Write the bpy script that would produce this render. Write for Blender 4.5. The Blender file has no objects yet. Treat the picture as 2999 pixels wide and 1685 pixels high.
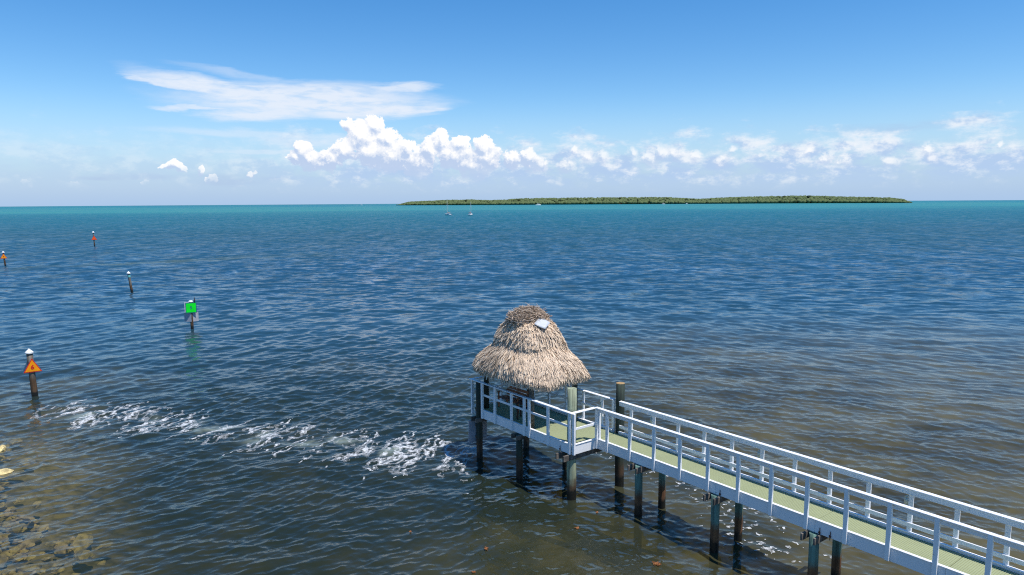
import bpy, bmesh, math, random
import numpy as np
from mathutils import Vector, Matrix
random.seed(7)
rng = np.random.default_rng(11)
SC = bpy.context.scene
COL = SC.collection
R = math.radians

# ------------------------------------------------------------------ camera, sky, sun, exposure
CAM_H = 11.0
EARTH = 6.371e6
PITCH = math.atan(249 / 2080.) + 0.00177
ROLL = math.atan(19 / 2999.)
fwd = Vector((0, math.cos(PITCH), -math.sin(PITCH)))
up = Vector((0, math.sin(PITCH), math.cos(PITCH)))
rt = Vector((1, 0, 0))
xc = math.cos(ROLL) * rt - math.sin(ROLL) * up
yc = math.sin(ROLL) * rt + math.cos(ROLL) * up
cd = bpy.data.cameras.new('camera')
cam = bpy.data.objects.new('camera', cd)
COL.objects.link(cam)
M = Matrix((xc, yc, -fwd)).transposed().to_4x4()
M.translation = Vector((0, 0, CAM_H))
cam.matrix_world = M
cd.sensor_width = 36
cd.lens = 2080 / 2999. * 36
cd.clip_start = 0.5
cd.clip_end = 60000
SC.camera = cam

SUN_DIR = Vector((0.825 * 0.40, -0.565 * 0.40, 0.92)).normalized()      # towards the sun: high, to the right and behind
SUN_EL = math.asin(SUN_DIR.z)
SUN_AZ = math.atan2(SUN_DIR.x, SUN_DIR.y)
sl = bpy.data.lights.new('sun', 'SUN')
sl.energy = 5.0
sl.angle = R(0.53)
sl.color = (1.0, 0.955, 0.89)
so_ = bpy.data.objects.new('sun', sl)
so_.rotation_euler = SUN_DIR.to_track_quat('Z', 'Y').to_euler()
so_.location = (0, 0, 60)
COL.objects.link(so_)
SC.view_settings.view_transform = 'Standard'
SC.view_settings.look = 'None'
SC.view_settings.gamma = 1.0
SC.view_settings.exposure = 0.0
SC.view_settings.use_curve_mapping = False
try:
    SC.cycles.use_denoising = False
    SC.cycles.denoiser = 'OPENIMAGEDENOISE'
    SC.cycles.use_adaptive_sampling = False
    SC.cycles.filter_width = 1.15
    SC.cycles.max_bounces = 8
    SC.cycles.transparent_max_bounces = 10
    SC.cycles.caustics_reflective = False
    SC.cycles.caustics_refractive = False
    SC.cycles.sample_clamp_indirect = 6
    SC.cycles.sample_clamp_direct = 12
except Exception:
    pass


class NT:
    """small node-tree writer"""
    def __init__(self, tree):
        self.t = tree

    def n(self, typ, **kw):
        nd = self.t.nodes.new(typ)
        for k, v in kw.items():
            setattr(nd, k, v)
        return nd

    def put(self, sock, v):
        if v is None:
            return
        if hasattr(v, 'is_output'):
            self.t.links.new(v, sock)
        elif isinstance(v, (tuple, list)) and sock.type == 'RGBA' and len(v) == 3:
            sock.default_value = (*v, 1)
        else:
            sock.default_value = v

    def m(self, op, a, b=None, c=None, clamp=False):
        nd = self.n('ShaderNodeMath', operation=op, use_clamp=clamp)
        for i, v in enumerate((a, b, c)):
            self.put(nd.inputs[i], v)
        return nd.outputs[0]

    def vm(self, op, a, b=None, c=None, out=0):
        nd = self.n('ShaderNodeVectorMath', operation=op)
        for i, v in enumerate((a, b, c)):
            if v is not None:
                self.put(nd.inputs[i], v)
        return nd.outputs[out]

    def scale(self, a, s):
        nd = self.n('ShaderNodeVectorMath', operation='SCALE')
        self.put(nd.inputs[0], a)
        self.put(nd.inputs['Scale'], s)
        return nd.outputs[0]

    def mix(self, f, a, b, typ='RGBA', blend='MIX'):
        nd = self.n('ShaderNodeMix', data_type=typ)
        if typ == 'RGBA':
            nd.blend_type = blend
            i, o = (0, 6, 7), 2
        else:
            i, o = (0, 2, 3), 0
        self.put(nd.inputs[i[0]], f)
        self.put(nd.inputs[i[1]], a)
        self.put(nd.inputs[i[2]], b)
        return nd.outputs[o]

    def step(self, v, a, b, lo=0.0, hi=1.0, smooth=True):
        nd = self.n('ShaderNodeMapRange', interpolation_type='SMOOTHSTEP' if smooth else 'LINEAR')
        for i, x in enumerate((v, a, b, lo, hi)):
            self.put(nd.inputs[i], x)
        return nd.outputs[0]

    def noise(self, vec, scale, detail=4, rough=0.5, dist=0.0, out=0, dim='3D'):
        nd = self.n('ShaderNodeTexNoise', noise_dimensions=dim)
        if vec is not None:
            self.put(nd.inputs['Vector'], vec)
        nd.inputs['Scale'].default_value = scale
        nd.inputs['Detail'].default_value = detail
        nd.inputs['Roughness'].default_value = rough
        nd.inputs['Distortion'].default_value = dist
        return nd.outputs[out]

    def ramp(self, f, stops, interp='LINEAR'):
        nd = self.n('ShaderNodeValToRGB')
        cr = nd.color_ramp
        cr.interpolation = interp
        while len(cr.elements) < len(stops):
            cr.elements.new(0.5)
        for e, (p, c) in zip(cr.elements, stops):
            e.position = p
            e.color = (*c, 1) if len(c) == 3 else c
        self.put(nd.inputs[0], f)
        return nd.outputs[0]

    def sep(self, v):
        nd = self.n('ShaderNodeSeparateXYZ')
        self.put(nd.inputs[0], v)
        return nd.outputs

    def comb(self, x, y, z=0.0):
        nd = self.n('ShaderNodeCombineXYZ')
        for i, v in enumerate((x, y, z)):
            self.put(nd.inputs[i], v)
        return nd.outputs[0]


# --- sky: Nishita daylight with clouds that stand in azimuth / elevation (degrees)
def aev(px, py):
    """direction of a sky feature: azimuth and elevation in degrees"""
    x, y = px - 1499.5, 842.5 - py
    c, s = math.cos(ROLL), math.sin(ROLL)
    x, y = x * c + y * s, -x * s + y * c
    v = (rt * (x / 2080.) + up * (y / 2080.) + fwd).normalized()
    return math.degrees(math.atan2(v.x, v.y)), math.degrees(math.asin(v.z))


W = bpy.data.worlds.new('World')
SC.world = W
W.use_nodes = True
W.node_tree.nodes.clear()
w = NT(W.node_tree)
sky = w.n('ShaderNodeTexSky', sky_type='NISHITA', sun_disc=False)
sky.sun_elevation = SUN_EL
sky.sun_rotation = SUN_AZ
sky.altitude = 0
sky.air_density = 1.0
sky.dust_density = 0.0
sky.ozone_density = 3.0
tc = w.n('ShaderNodeTexCoord')
dx, dy, dz = w.sep(tc.outputs['Generated'])
azd = w.m('MULTIPLY', w.m('ARCTAN2', dx, dy), 57.29578)
eld = w.m('MULTIPLY', w.m('ARCSINE', dz), 57.29578)
P0 = w.comb(azd, eld, 0.0)

# lobes of the cumulus heaps: (x, y, radius) measured on the sky
PUFFS = [(1017, 351, 27), (1091, 350, 42), (1061, 384, 66), (1131, 384, 45), (1191, 418, 45), (1148, 436, 80), (1083, 430, 72),
         (890, 430, 37), (909, 456, 52), (860, 450, 28), (1001, 428, 45), (968, 456, 52), (1289, 397, 38), (1257, 424, 45),
         (1349, 402, 38), (1420, 413, 43), (1333, 440, 70), (1420, 450, 60), (1387, 476, 70), (1545, 444, 40), (1501, 456, 40),
         (1572, 472, 46), (1224, 468, 62), (1681, 433, 20), (1768, 446, 38), (1720, 452, 32), (1855, 428, 30), (1937, 430, 46),
         (1975, 436, 38), (1904, 450, 50), (2040, 447, 30), (2143, 428, 24), (2120, 452, 40), (2371, 429, 26), (2431, 449, 32), (2475, 462, 34),
         (2719, 422, 28), (2735, 447, 30), (2925, 409, 20), (501, 475, 19), (519, 483, 18), (485, 479, 14), (585, 494, 17),
         (735, 490, 18), (626, 516, 20), (428, 522, 14), (75, 528, 24), (215, 537, 22), (2600, 470, 36), (1660, 478, 40)]
g = bpy.data.node_groups.new('cumulus', 'ShaderNodeTree')
g.interface.new_socket('P', in_out='INPUT', socket_type='NodeSocketVector')
g.interface.new_socket('F', in_out='OUTPUT', socket_type='NodeSocketFloat')
q = NT(g)
gi, go = q.n('NodeGroupInput'), q.n('NodeGroupOutput')
p = gi.outputs[0]
nz = q.noise(p, 0.55, 6, 0.6, out=1)
p2 = q.vm('ADD', p, q.vm('MULTIPLY', q.vm('SUBTRACT', nz, (0.5, 0.5, 0.5)), (2.1, 1.7, 0)))
acc = None
for (x, y, r_) in PUFFS:
    a, e = aev(x, y + 12)
    s = 36.3 / (r_ * 0.82)
    v = q.vm('LENGTH', q.vm('MULTIPLY_ADD', p2, (s, s * 1.08, 0), (-a * s, -e * s * 1.08, 0)), out=1)
    f = q.m('SUBTRACT', 1.0, v)
    if acc is None:
        acc = f
    else:
        nd = q.n('ShaderNodeMath', operation='SMOOTH_MAX')
        q.put(nd.inputs[0], acc); q.put(nd.inputs[1], f); nd.inputs[2].default_value = 0.2
        acc = nd.outputs[0]
bil = q.noise(p, 1.3, 7, 0.62)
bil2 = q.m('ABSOLUTE', q.m('SUBTRACT', q.noise(p, 2.6, 4, 0.6), 0.5))
acc = q.m('ADD', acc, q.m('MULTIPLY', q.m('SUBTRACT', bil, 0.5), 1.0))
acc = q.m('SUBTRACT', acc, q.m('MULTIPLY', bil2, 0.9))
q.put(go.inputs[0], acc)


def field(v):
    nd = w.n('ShaderNodeGroup', node_tree=g)
    w.put(nd.inputs[0], v)
    return nd.outputs[0]


SHEETS = [(900, 272, 370, 50, .0, 1), (660, 242, 235, 24, -.17, 1), (505, 221, 115, 10, -.20, .9), (1080, 300, 230, 28, .05, 1), (770, 315, 160, 24, .03, .95),
          (1215, 303, 110, 11, .04, .9), (1170, 240, 110, 18, .1, .85), (560, 293, 90, 8, -.02, .8), (760, 205, 210, 14, -.1, .35),
          (760, 378, 290, 15, -.05, .42), (930, 392, 190, 18, -.02, .5), (750, 421, 130, 8, 0, .4),
          (380, 493, 120, 12, 0, -.45), (700, 500, 130, 18, 0, -.4), (2650, 350, 180, 13, 0, -.3), (2850, 330, 80, 10, .1, -.3)]
SKY_K = 0.15       # strength of the sky texture


def clear_sky():
    hs = w.n('ShaderNodeHueSaturation')
    hs.inputs['Saturation'].default_value = 1.36
    w.put(hs.inputs['Color'], sky.outputs[0])
    base = w.vm('MULTIPLY', hs.outputs[0], (SKY_K * 0.92, SKY_K * 0.94, SKY_K))
    # pale moist air low over the sea
    return w.mix(w.step(eld, 8.5, -1.0, 0.0, 1.0), base, (0.395, 0.565, 0.82))


def high_sheets(c):
    cn = w.noise(w.vm('MULTIPLY', P0, (0.16, 1.0, 1)), 1.0, 6, 0.62, 0.4, out=1)
    pc = w.vm('ADD', P0, w.vm('MULTIPLY', w.vm('SUBTRACT', cn, (0.5, 0.5, 0.5)), (5.0, 1.3, 0)))
    cir = grey = None
    for (x, y, rx, ry, rot, wgt) in SHEETS:
        a, e = aev(x, y + 22)
        nd = w.n('ShaderNodeMapping', vector_type='TEXTURE')
        nd.inputs['Location'].default_value = (a, e, 0)
        nd.inputs['Rotation'].default_value = (0, 0, rot)
        nd.inputs['Scale'].default_value = (rx / 36.3, ry / 36.3, 1)
        w.put(nd.inputs[0], pc)
        f = w.m('MULTIPLY', w.step(w.vm('LENGTH', nd.outputs[0], out=1), 1.25, 0.45), abs(wgt))
        if wgt > 0:
            cir = f if cir is None else w.m('MAXIMUM', cir, f)
        else:
            grey = f if grey is None else w.m('MAXIMUM', grey, f)
    ct = w.noise(w.vm('MULTIPLY', P0, (0.22, 1.0, 1)), 2.2, 7, 0.6, 0.3)
    c = w.mix(w.m('MULTIPLY', cir, w.step(ct, 0.28, 0.58, 0.55, 0.95)), c, (0.80, 0.87, 0.98))
    return w.mix(w.m('MULTIPLY', grey, w.step(ct, 0.35, 0.65, 0.3, 1.0)), c, (0.42, 0.54, 0.78))


def low_heaps(c):
    F0 = field(P0)
    F1 = field(w.vm('ADD', P0, (0.16, 0.36, 0)))
    soft = w.step(azd, -2.0, 8.0)                                   # the heaps to the right are hazier
    cum_a = w.m('MULTIPLY', w.step(F0, 0.0, w.m('MULTIPLY_ADD', soft, 0.60, 0.13)), w.m('MULTIPLY_ADD', soft, -0.30, 1.0))
    nl = w.noise(P0, 1.1, 6, 0.62)
    lowr = w.step(w.m('ADD', eld, w.m('MULTIPLY', w.m('SUBTRACT', nl, 0.5), 2.6)), 2.6, 4.9)
    lit = w.m('MULTIPLY_ADD', w.m('SUBTRACT', F0, F1), 1.7, 0.66)
    lit = w.m('ADD', lit, w.m('MULTIPLY_ADD', lowr, 0.75, -0.62))
    lit = w.m('ADD', lit, w.m('MULTIPLY', w.m('SUBTRACT', nl, 0.5), 0.5), clamp=True)
    cum_c = w.mix(lit, (0.52, 0.64, 0.86), (1.02, 1.02, 1.03))
    cum_a = w.m('MULTIPLY', cum_a, w.step(w.m('ADD', eld, w.m('MULTIPLY', w.m('SUBTRACT', nl, 0.5), 2.4)), 1.0, 3.1, 0.0, 1.0))
    # broken bank under and between the heaps, all round the horizon
    bn = w.noise(w.vm('MULTIPLY', P0, (0.42, 1.0, 1)), 0.62, 7, 0.64)
    top = w.step(w.m('ADD', eld, w.m('MULTIPLY', w.m('SUBTRACT', bn, 0.5), -9.0)), 5.5, 2.8)
    bank = w.m('MULTIPLY', w.step(bn, 0.30, 0.58), w.m('MULTIPLY', w.step(eld, 0.5, 2.2), top))
    bank = w.m('MULTIPLY', bank, w.step(azd, -25.0, -9.0, 0.26, 0.95))
    b2 = w.noise(w.vm('MULTIPLY', P0, (0.6, 1.0, 1)), 1.0, 7, 0.64)
    b2 = w.m('ADD', b2, w.step(eld, 1.5, 4.5, -0.06, 0.10))
    bank_c = w.mix(w.step(b2, 0.43, 0.66), (0.46, 0.62, 0.87), (0.86, 0.91, 0.98))
    c = w.mix(bank, c, bank_c)
    return w.mix(cum_a, c, cum_c)


def background(c):
    nd = w.n('ShaderNodeBackground')
    w.put(nd.inputs[0], c)
    nd.inputs[1].default_value = 1.0
    return nd.outputs[0]


def choose(f, a, b):
    nd = w.n('ShaderNodeMixShader')
    w.put(nd.inputs[0], f)
    w.t.links.new(a, nd.inputs[1])
    w.t.links.new(b, nd.inputs[2])
    return nd.outputs[0]


# three belts of elevation, so that the clouds are only worked out where there are any
low = background(low_heaps(high_sheets(clear_sky())))
mid = background(high_sheets(clear_sky()))
high = background(clear_sky())
sh_ = choose(w.m('GREATER_THAN', eld, 7.7), low, choose(w.m('GREATER_THAN', eld, 11.6), mid, high))
sh_ = choose(w.m('LESS_THAN', eld, -0.6), sh_, background(clear_sky()))
wo = w.n('ShaderNodeOutputWorld')
W.node_tree.links.new(sh_, wo.inputs[0])
W.cycles.sampling_method = 'MANUAL'
W.cycles.sample_map_resolution = 256


# ------------------------------------------------------------------ helpers
def tag(o, label=None, cat=None, group=None, kind=None):
    for k, v in (('label', label), ('category', cat), ('group', group), ('kind', kind)):
        if v:
            o[k] = v
    return o


def empty(name, loc=(0, 0, 0), rotz=0.0):
    o = bpy.data.objects.new(name, None)
    o.location = loc
    o.rotation_euler = (0, 0, rotz)
    o.empty_display_size = 0.3
    COL.objects.link(o)
    return o


def link(name, me, parent=None, loc=None, rot=None):
    o = bpy.data.objects.new(name, me)
    COL.objects.link(o)
    if parent is not None:
        o.parent = parent
    if loc is not None:
        o.location = loc
    if rot is not None:
        o.rotation_euler = rot
    return o


def mesh_np(name, verts, faces, mat, smooth=False):
    """faces: (n,3) or (n,4) int array"""
    verts = np.asarray(verts, np.float32)
    faces = np.asarray(faces, np.int32)
    me = bpy.data.meshes.new(name)
    k = faces.shape[1]
    me.vertices.add(len(verts))
    me.vertices.foreach_set('co', verts.ravel())
    me.loops.add(faces.size)
    me.loops.foreach_set('vertex_index', faces.ravel())
    me.polygons.add(len(faces))
    me.polygons.foreach_set('loop_start', np.arange(0, faces.size, k, dtype=np.int32))
    try:
        me.polygons.foreach_set('loop_total', np.full(len(faces), k, np.int32))
    except Exception:
        pass
    me.update(calc_edges=True)
    me.validate()
    if smooth:
        me.polygons.foreach_set('use_smooth', np.ones(len(me.polygons), bool))
    me.materials.append(mat)
    return me


def bm_mesh(name, bm, mat, smooth=False):
    me = bpy.data.meshes.new(name)
    bmesh.ops.recalc_face_normals(bm, faces=bm.faces)
    bm.to_mesh(me)
    bm.free()
    for m_ in (mat if isinstance(mat, (list, tuple)) else [mat]):
        me.materials.append(m_)
    if smooth:
        for p_ in me.polygons:
            p_.use_smooth = True
    return me


def add_box(bm, c, size, rot=None, bev=0.0):
    ret = bmesh.ops.create_cube(bm, size=1.0)
    vs = ret['verts']
    mt = Matrix.Translation(Vector(c)) @ ((rot.to_4x4() if rot is not None else Matrix.Identity(4))) @ Matrix.Diagonal((*size, 1))
    bmesh.ops.transform(bm, matrix=mt, verts=vs)
    if bev > 0:
        es = list({e for v in vs for e in v.link_edges})
        bmesh.ops.bevel(bm, geom=es, offset=bev, segments=1, affect='EDGES', profile=0.5)


def box_mesh(name, size, mat, bev=0.006, c=(0, 0, 0)):
    bm = bmesh.new()
    add_box(bm, c, size, bev=bev)
    return bm_mesh(name, bm, mat)


def add_tube(bm, a, b, r0, r1=None, seg=10, cap=True):
    a, b = Vector(a), Vector(b)
    r1 = r0 if r1 is None else r1
    z = (b - a)
    L = z.length
    qn = z.to_track_quat('Z', 'Y').to_matrix()
    va, vb = [], []
    for i in range(seg):
        t = 2 * math.pi * i / seg
        u = qn @ Vector((math.cos(t), math.sin(t), 0))
        va.append(bm.verts.new(a + u * r0))
        vb.append(bm.verts.new(b + u * r1))
    for i in range(seg):
        j = (i + 1) % seg
        bm.faces.new((va[i], va[j], vb[j], vb[i]))
    if cap:
        bm.faces.new(list(reversed(va)))
        bm.faces.new(vb)


def hash2(ix, iy, seed):
    h = (ix.astype(np.int64) * 374761393 + iy.astype(np.int64) * 668265263 + seed * 974634777) & 0xffffffff
    h = ((h ^ (h >> 13)) * 1274126177) & 0xffffffff
    return ((h ^ (h >> 16)) & 0xffff) / 65535.0


def vnoise(x, y, seed=0):
    ix, iy = np.floor(x), np.floor(y)
    fx, fy = x - ix, y - iy
    ix, iy = ix.astype(np.int64), iy.astype(np.int64)
    fx, fy = fx * fx * (3 - 2 * fx), fy * fy * (3 - 2 * fy)
    a, b = hash2(ix, iy, seed), hash2(ix + 1, iy, seed)
    c_, d_ = hash2(ix, iy + 1, seed), hash2(ix + 1, iy + 1, seed)
    return (a * (1 - fx) + b * fx) * (1 - fy) + (c_ * (1 - fx) + d_ * fx) * fy


def fbm(x, y, oct=4, seed=0, gain=0.5):
    s, a, t = 0, 1.0, 0
    for i in range(oct):
        s = s + a * vnoise(x * 2 ** i + 17.3 * i, y * 2 ** i - 9.1 * i, seed + i)
        t += a
        a *= gain
    return s / t


def sstep(x, a, b):
    t = np.clip((x - a) / (b - a), 0, 1)
    return t * t * (3 - 2 * t)


# ------------------------------------------------------------------ materials
def new_mat(name):
    m = bpy.data.materials.new(name)
    m.use_nodes = True
    m.node_tree.nodes.clear()
    t = NT(m.node_tree)
    return m, t, t.n('ShaderNodeOutputMaterial')


def paint_mat(name, col, rough=0.5, wear=0.0, wear_col=(0.09, 0.075, 0.06), grain=0.02, dirt=0.12, spec=0.4):
    m, t, out = new_mat(name)
    pos = t.n('ShaderNodeTexCoord').outputs['Object']
    geo = t.n('ShaderNodeNewGeometry')
    wp = geo.outputs['Position']
    n1 = t.noise(wp, 1.7, 5, 0.6)
    n2 = t.noise(t.vm('MULTIPLY', pos, (3, 3, 3)), 6, 4, 0.6)
    c_ = t.mix(t.m('MULTIPLY', t.step(n1, 0.35, 0.75), dirt), col, tuple(0.6 * v for v in col))
    c_ = t.mix(t.m('MULTIPLY', t.step(n2, 0.45, 0.8), dirt), c_, tuple(0.7 * v for v in col))
    if wear > 0:
        wn = t.noise(t.vm('MULTIPLY', wp, (1, 1, 2.6)), 6.5, 5, 0.62)
        wn2 = t.noise(wp, 0.9, 2, 0.5)
        wv = t.m('ADD', wn, t.m('MULTIPLY', t.m('SUBTRACT', wn2, 0.5), 0.45))
        c_ = t.mix(t.step(wv, 0.74 - wear, 0.78 - wear), c_, wear_col)
    b = t.n('ShaderNodeBsdfPrincipled')
    t.put(b.inputs['Base Color'], c_)
    b.inputs['Roughness'].default_value = rough
    b.inputs['Specular IOR Level'].default_value = spec
    if grain:
        bp = t.n('ShaderNodeBump')
        bp.inputs['Strength'].default_value = 0.35
        bp.inputs['Distance'].default_value = grain
        bp.inputs['Distance'].default_value = grain * 0.3
        t.put(bp.inputs['Height'], t.noise(wp, 14, 3, 0.5))
        t.put(b.inputs['Normal'], bp.outputs[0])
    t.t.links.new(b.outputs[0], out.inputs[0])
    return m


def pile_mat(name, top, mid, tide=0.35, rust=0.9, side=True):
    """treated timber: patina above, brown zone, black weed at the tide line"""
    m, t, out = new_mat(name)
    wp = t.n('ShaderNodeNewGeometry').outputs['Position']
    st = t.noise(t.vm('MULTIPLY', wp, (9, 9, 0.7)), 1.0, 5, 0.62)
    bl = t.noise(wp, 2.2, 4, 0.6)
    z = t.m('ADD', t.sep(wp)[2], t.m('MULTIPLY', t.m('SUBTRACT', bl, 0.5), 0.7))
    gc = t.mix(t.step(st, 0.35, 0.65), top, tuple(0.42 * v for v in top))
    bc = t.mix(t.step(st, 0.35, 0.65), mid, tuple(0.4 * v for v in mid))
    c_ = t.mix(t.step(z, rust - 0.22, rust + 0.22), bc, gc)
    c_ = t.mix(t.step(z, tide - 0.08, tide + 0.16), (0.010, 0.009, 0.006), c_)
    b = t.n('ShaderNodeBsdfPrincipled')
    t.put(b.inputs['Base Color'], c_)
    t.put(b.inputs['Roughness'], t.step(z, tide - 0.1, tide + 0.2, 0.35, 0.85))
    bp = t.n('ShaderNodeBump')
    bp.inputs['Strength'].default_value = 0.7
    bp.inputs['Distance'].default_value = 0.02
    t.put(bp.inputs['Height'], st)
    t.put(b.inputs['Normal'], bp.outputs[0])
    t.t.links.new(b.outputs[0], out.inputs[0])
    return m


def plain_mat(name, col, rough=0.6, var=0.25, scale=4.0, spec=0.4, rand=False, metal=0.0, bump=0.0):
    m, t, out = new_mat(name)
    geo = t.n('ShaderNodeNewGeometry')
    wp = geo.outputs['Position']
    f = t.step(t.noise(wp, scale, 4, 0.6), 0.3, 0.7)
    if rand:
        f = t.m('ADD', t.m('MULTIPLY', f, 0.4), t.m('MULTIPLY', geo.outputs['Random Per Island'], 0.6))
    c_ = t.mix(f, tuple(v * (1 + var) for v in col), tuple(v * (1 - var) for v in col))
    b = t.n('ShaderNodeBsdfPrincipled')
    t.put(b.inputs['Base Color'], c_)
    b.inputs['Roughness'].default_value = rough
    b.inputs['Metallic'].default_value = metal
    b.inputs['Specular IOR Level'].default_value = spec
    if bump:
        bp = t.n('ShaderNodeBump')
        bp.inputs['Strength'].default_value = 0.8
        bp.inputs['Distance'].default_value = bump
        t.put(bp.inputs['Height'], t.noise(wp, scale * 2.5, 5, 0.65))
        t.put(b.inputs['Normal'], bp.outputs[0])
    t.t.links.new(b.outputs[0], out.inputs[0])
    return m


WHITE = paint_mat('white_paint', (0.85, 0.85, 0.845), 0.45, wear=0.025, wear_col=(0.30, 0.27, 0.23), dirt=0.08)
WHITE_WORN = paint_mat('worn_white_paint', (0.83, 0.83, 0.83), 0.5, wear=0.06, dirt=0.12)
DECK = paint_mat('green_deck', (0.325, 0.355, 0.20), 0.7, dirt=0.20, grain=0.0, spec=0.25)
TIMBER = plain_mat('weathered_timber', (0.14, 0.12, 0.10), 0.85, 0.45, 5, bump=0.01)
PILE = pile_mat('green_pile', (0.15, 0.27, 0.22), (0.20, 0.09, 0.035))
PILE_DARK = pile_mat('dark_pile', (0.035, 0.055, 0.040), (0.075, 0.042, 0.02))
PILE_PALE = pile_mat('pale_green_pile', (0.36, 0.40, 0.26), (0.11, 0.065, 0.03), rust=0.75)
PILE_GREY = pile_mat('grey_pile', (0.20, 0.175, 0.14), (0.12, 0.065, 0.03), tide=0.3, rust=1.1)
CUTWOOD = plain_mat('cut_wood', (0.38, 0.24, 0.10), 0.8, 0.3, 9)
RUST = plain_mat('rusty_iron', (0.10, 0.035, 0.02), 0.8, 0.4, 20)
GREYBOARD = plain_mat('grey_sheet_metal', (0.36, 0.37, 0.40), 0.55, 0.12, 3)
CAPWHITE = plain_mat('white_plastic', (0.80, 0.80, 0.79), 0.4, 0.03, 3)
ORANGE = plain_mat('orange_sign_face', (0.98, 0.34, 0.0), 0.5, 0.10, 3)
REDORANGE = plain_mat('red_orange_sign_face', (0.98, 0.11, 0.01), 0.5, 0.10, 3)
RED = plain_mat('red_sign_border', (0.62, 0.012, 0.012), 0.5, 0.02, 3)
GREEN = plain_mat('green_sign_face', (0.0, 0.85, 0.02), 0.5, 0.10, 3)
TEAL = plain_mat('teal_sign_border', (0.01, 0.17, 0.16), 0.5, 0.02, 3)
TEALBAND = plain_mat('teal_band', (0.14, 0.48, 0.46), 0.5, 0.08, 3)
WOODRED = plain_mat('red_brown_wood', (0.34, 0.12, 0.05), 0.6, 0.3, 6)
WOODDARK = plain_mat('dark_brown_wood', (0.05, 0.025, 0.018), 0.6, 0.3, 6)
LAMPGLASS = plain_mat('cloudy_lamp_cover', (0.52, 0.52, 0.42), 0.35, 0.15, 12)


def thatch_mat(name, a, b_, dark):
    m, t, out = new_mat(name)
    geo = t.n('ShaderNodeNewGeometry')
    rnd = geo.outputs['Random Per Island']
    c_ = t.mix(rnd, a, b_)
    c_ = t.mix(t.step(t.noise(geo.outputs['Position'], 3.0, 4, 0.6), 0.42, 0.7), c_, dark)
    c_ = t.mix(t.step(t.m('FRACT', t.m('MULTIPLY', rnd, 37.7)), 0.87, 0.97), c_, tuple(0.35 * v for v in dark))
    d = t.n('ShaderNodeBsdfDiffuse')
    t.put(d.inputs[0], c_)
    tr = t.n('ShaderNodeBsdfTranslucent')
    t.put(tr.inputs[0], c_)
    mx = t.n('ShaderNodeMixShader')
    mx.inputs[0].default_value = 0.12
    t.t.links.new(d.outputs[0], mx.inputs[1])
    t.t.links.new(tr.outputs[0], mx.inputs[2])
    t.t.links.new(mx.outputs[0], out.inputs[0])
    return m


THATCH = thatch_mat('palm_thatch', (0.92, 0.755, 0.57), (0.68, 0.525, 0.38), (0.56, 0.44, 0.33))
STICK = thatch_mat('dry_sticks', (0.88, 0.74, 0.60), (0.36, 0.27, 0.20), (0.46, 0.355, 0.27))
FOLIAGE = thatch_mat('mangrove_leaves', (0.145, 0.185, 0.085), (0.13, 0.17, 0.076), (0.122, 0.16, 0.07))


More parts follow.
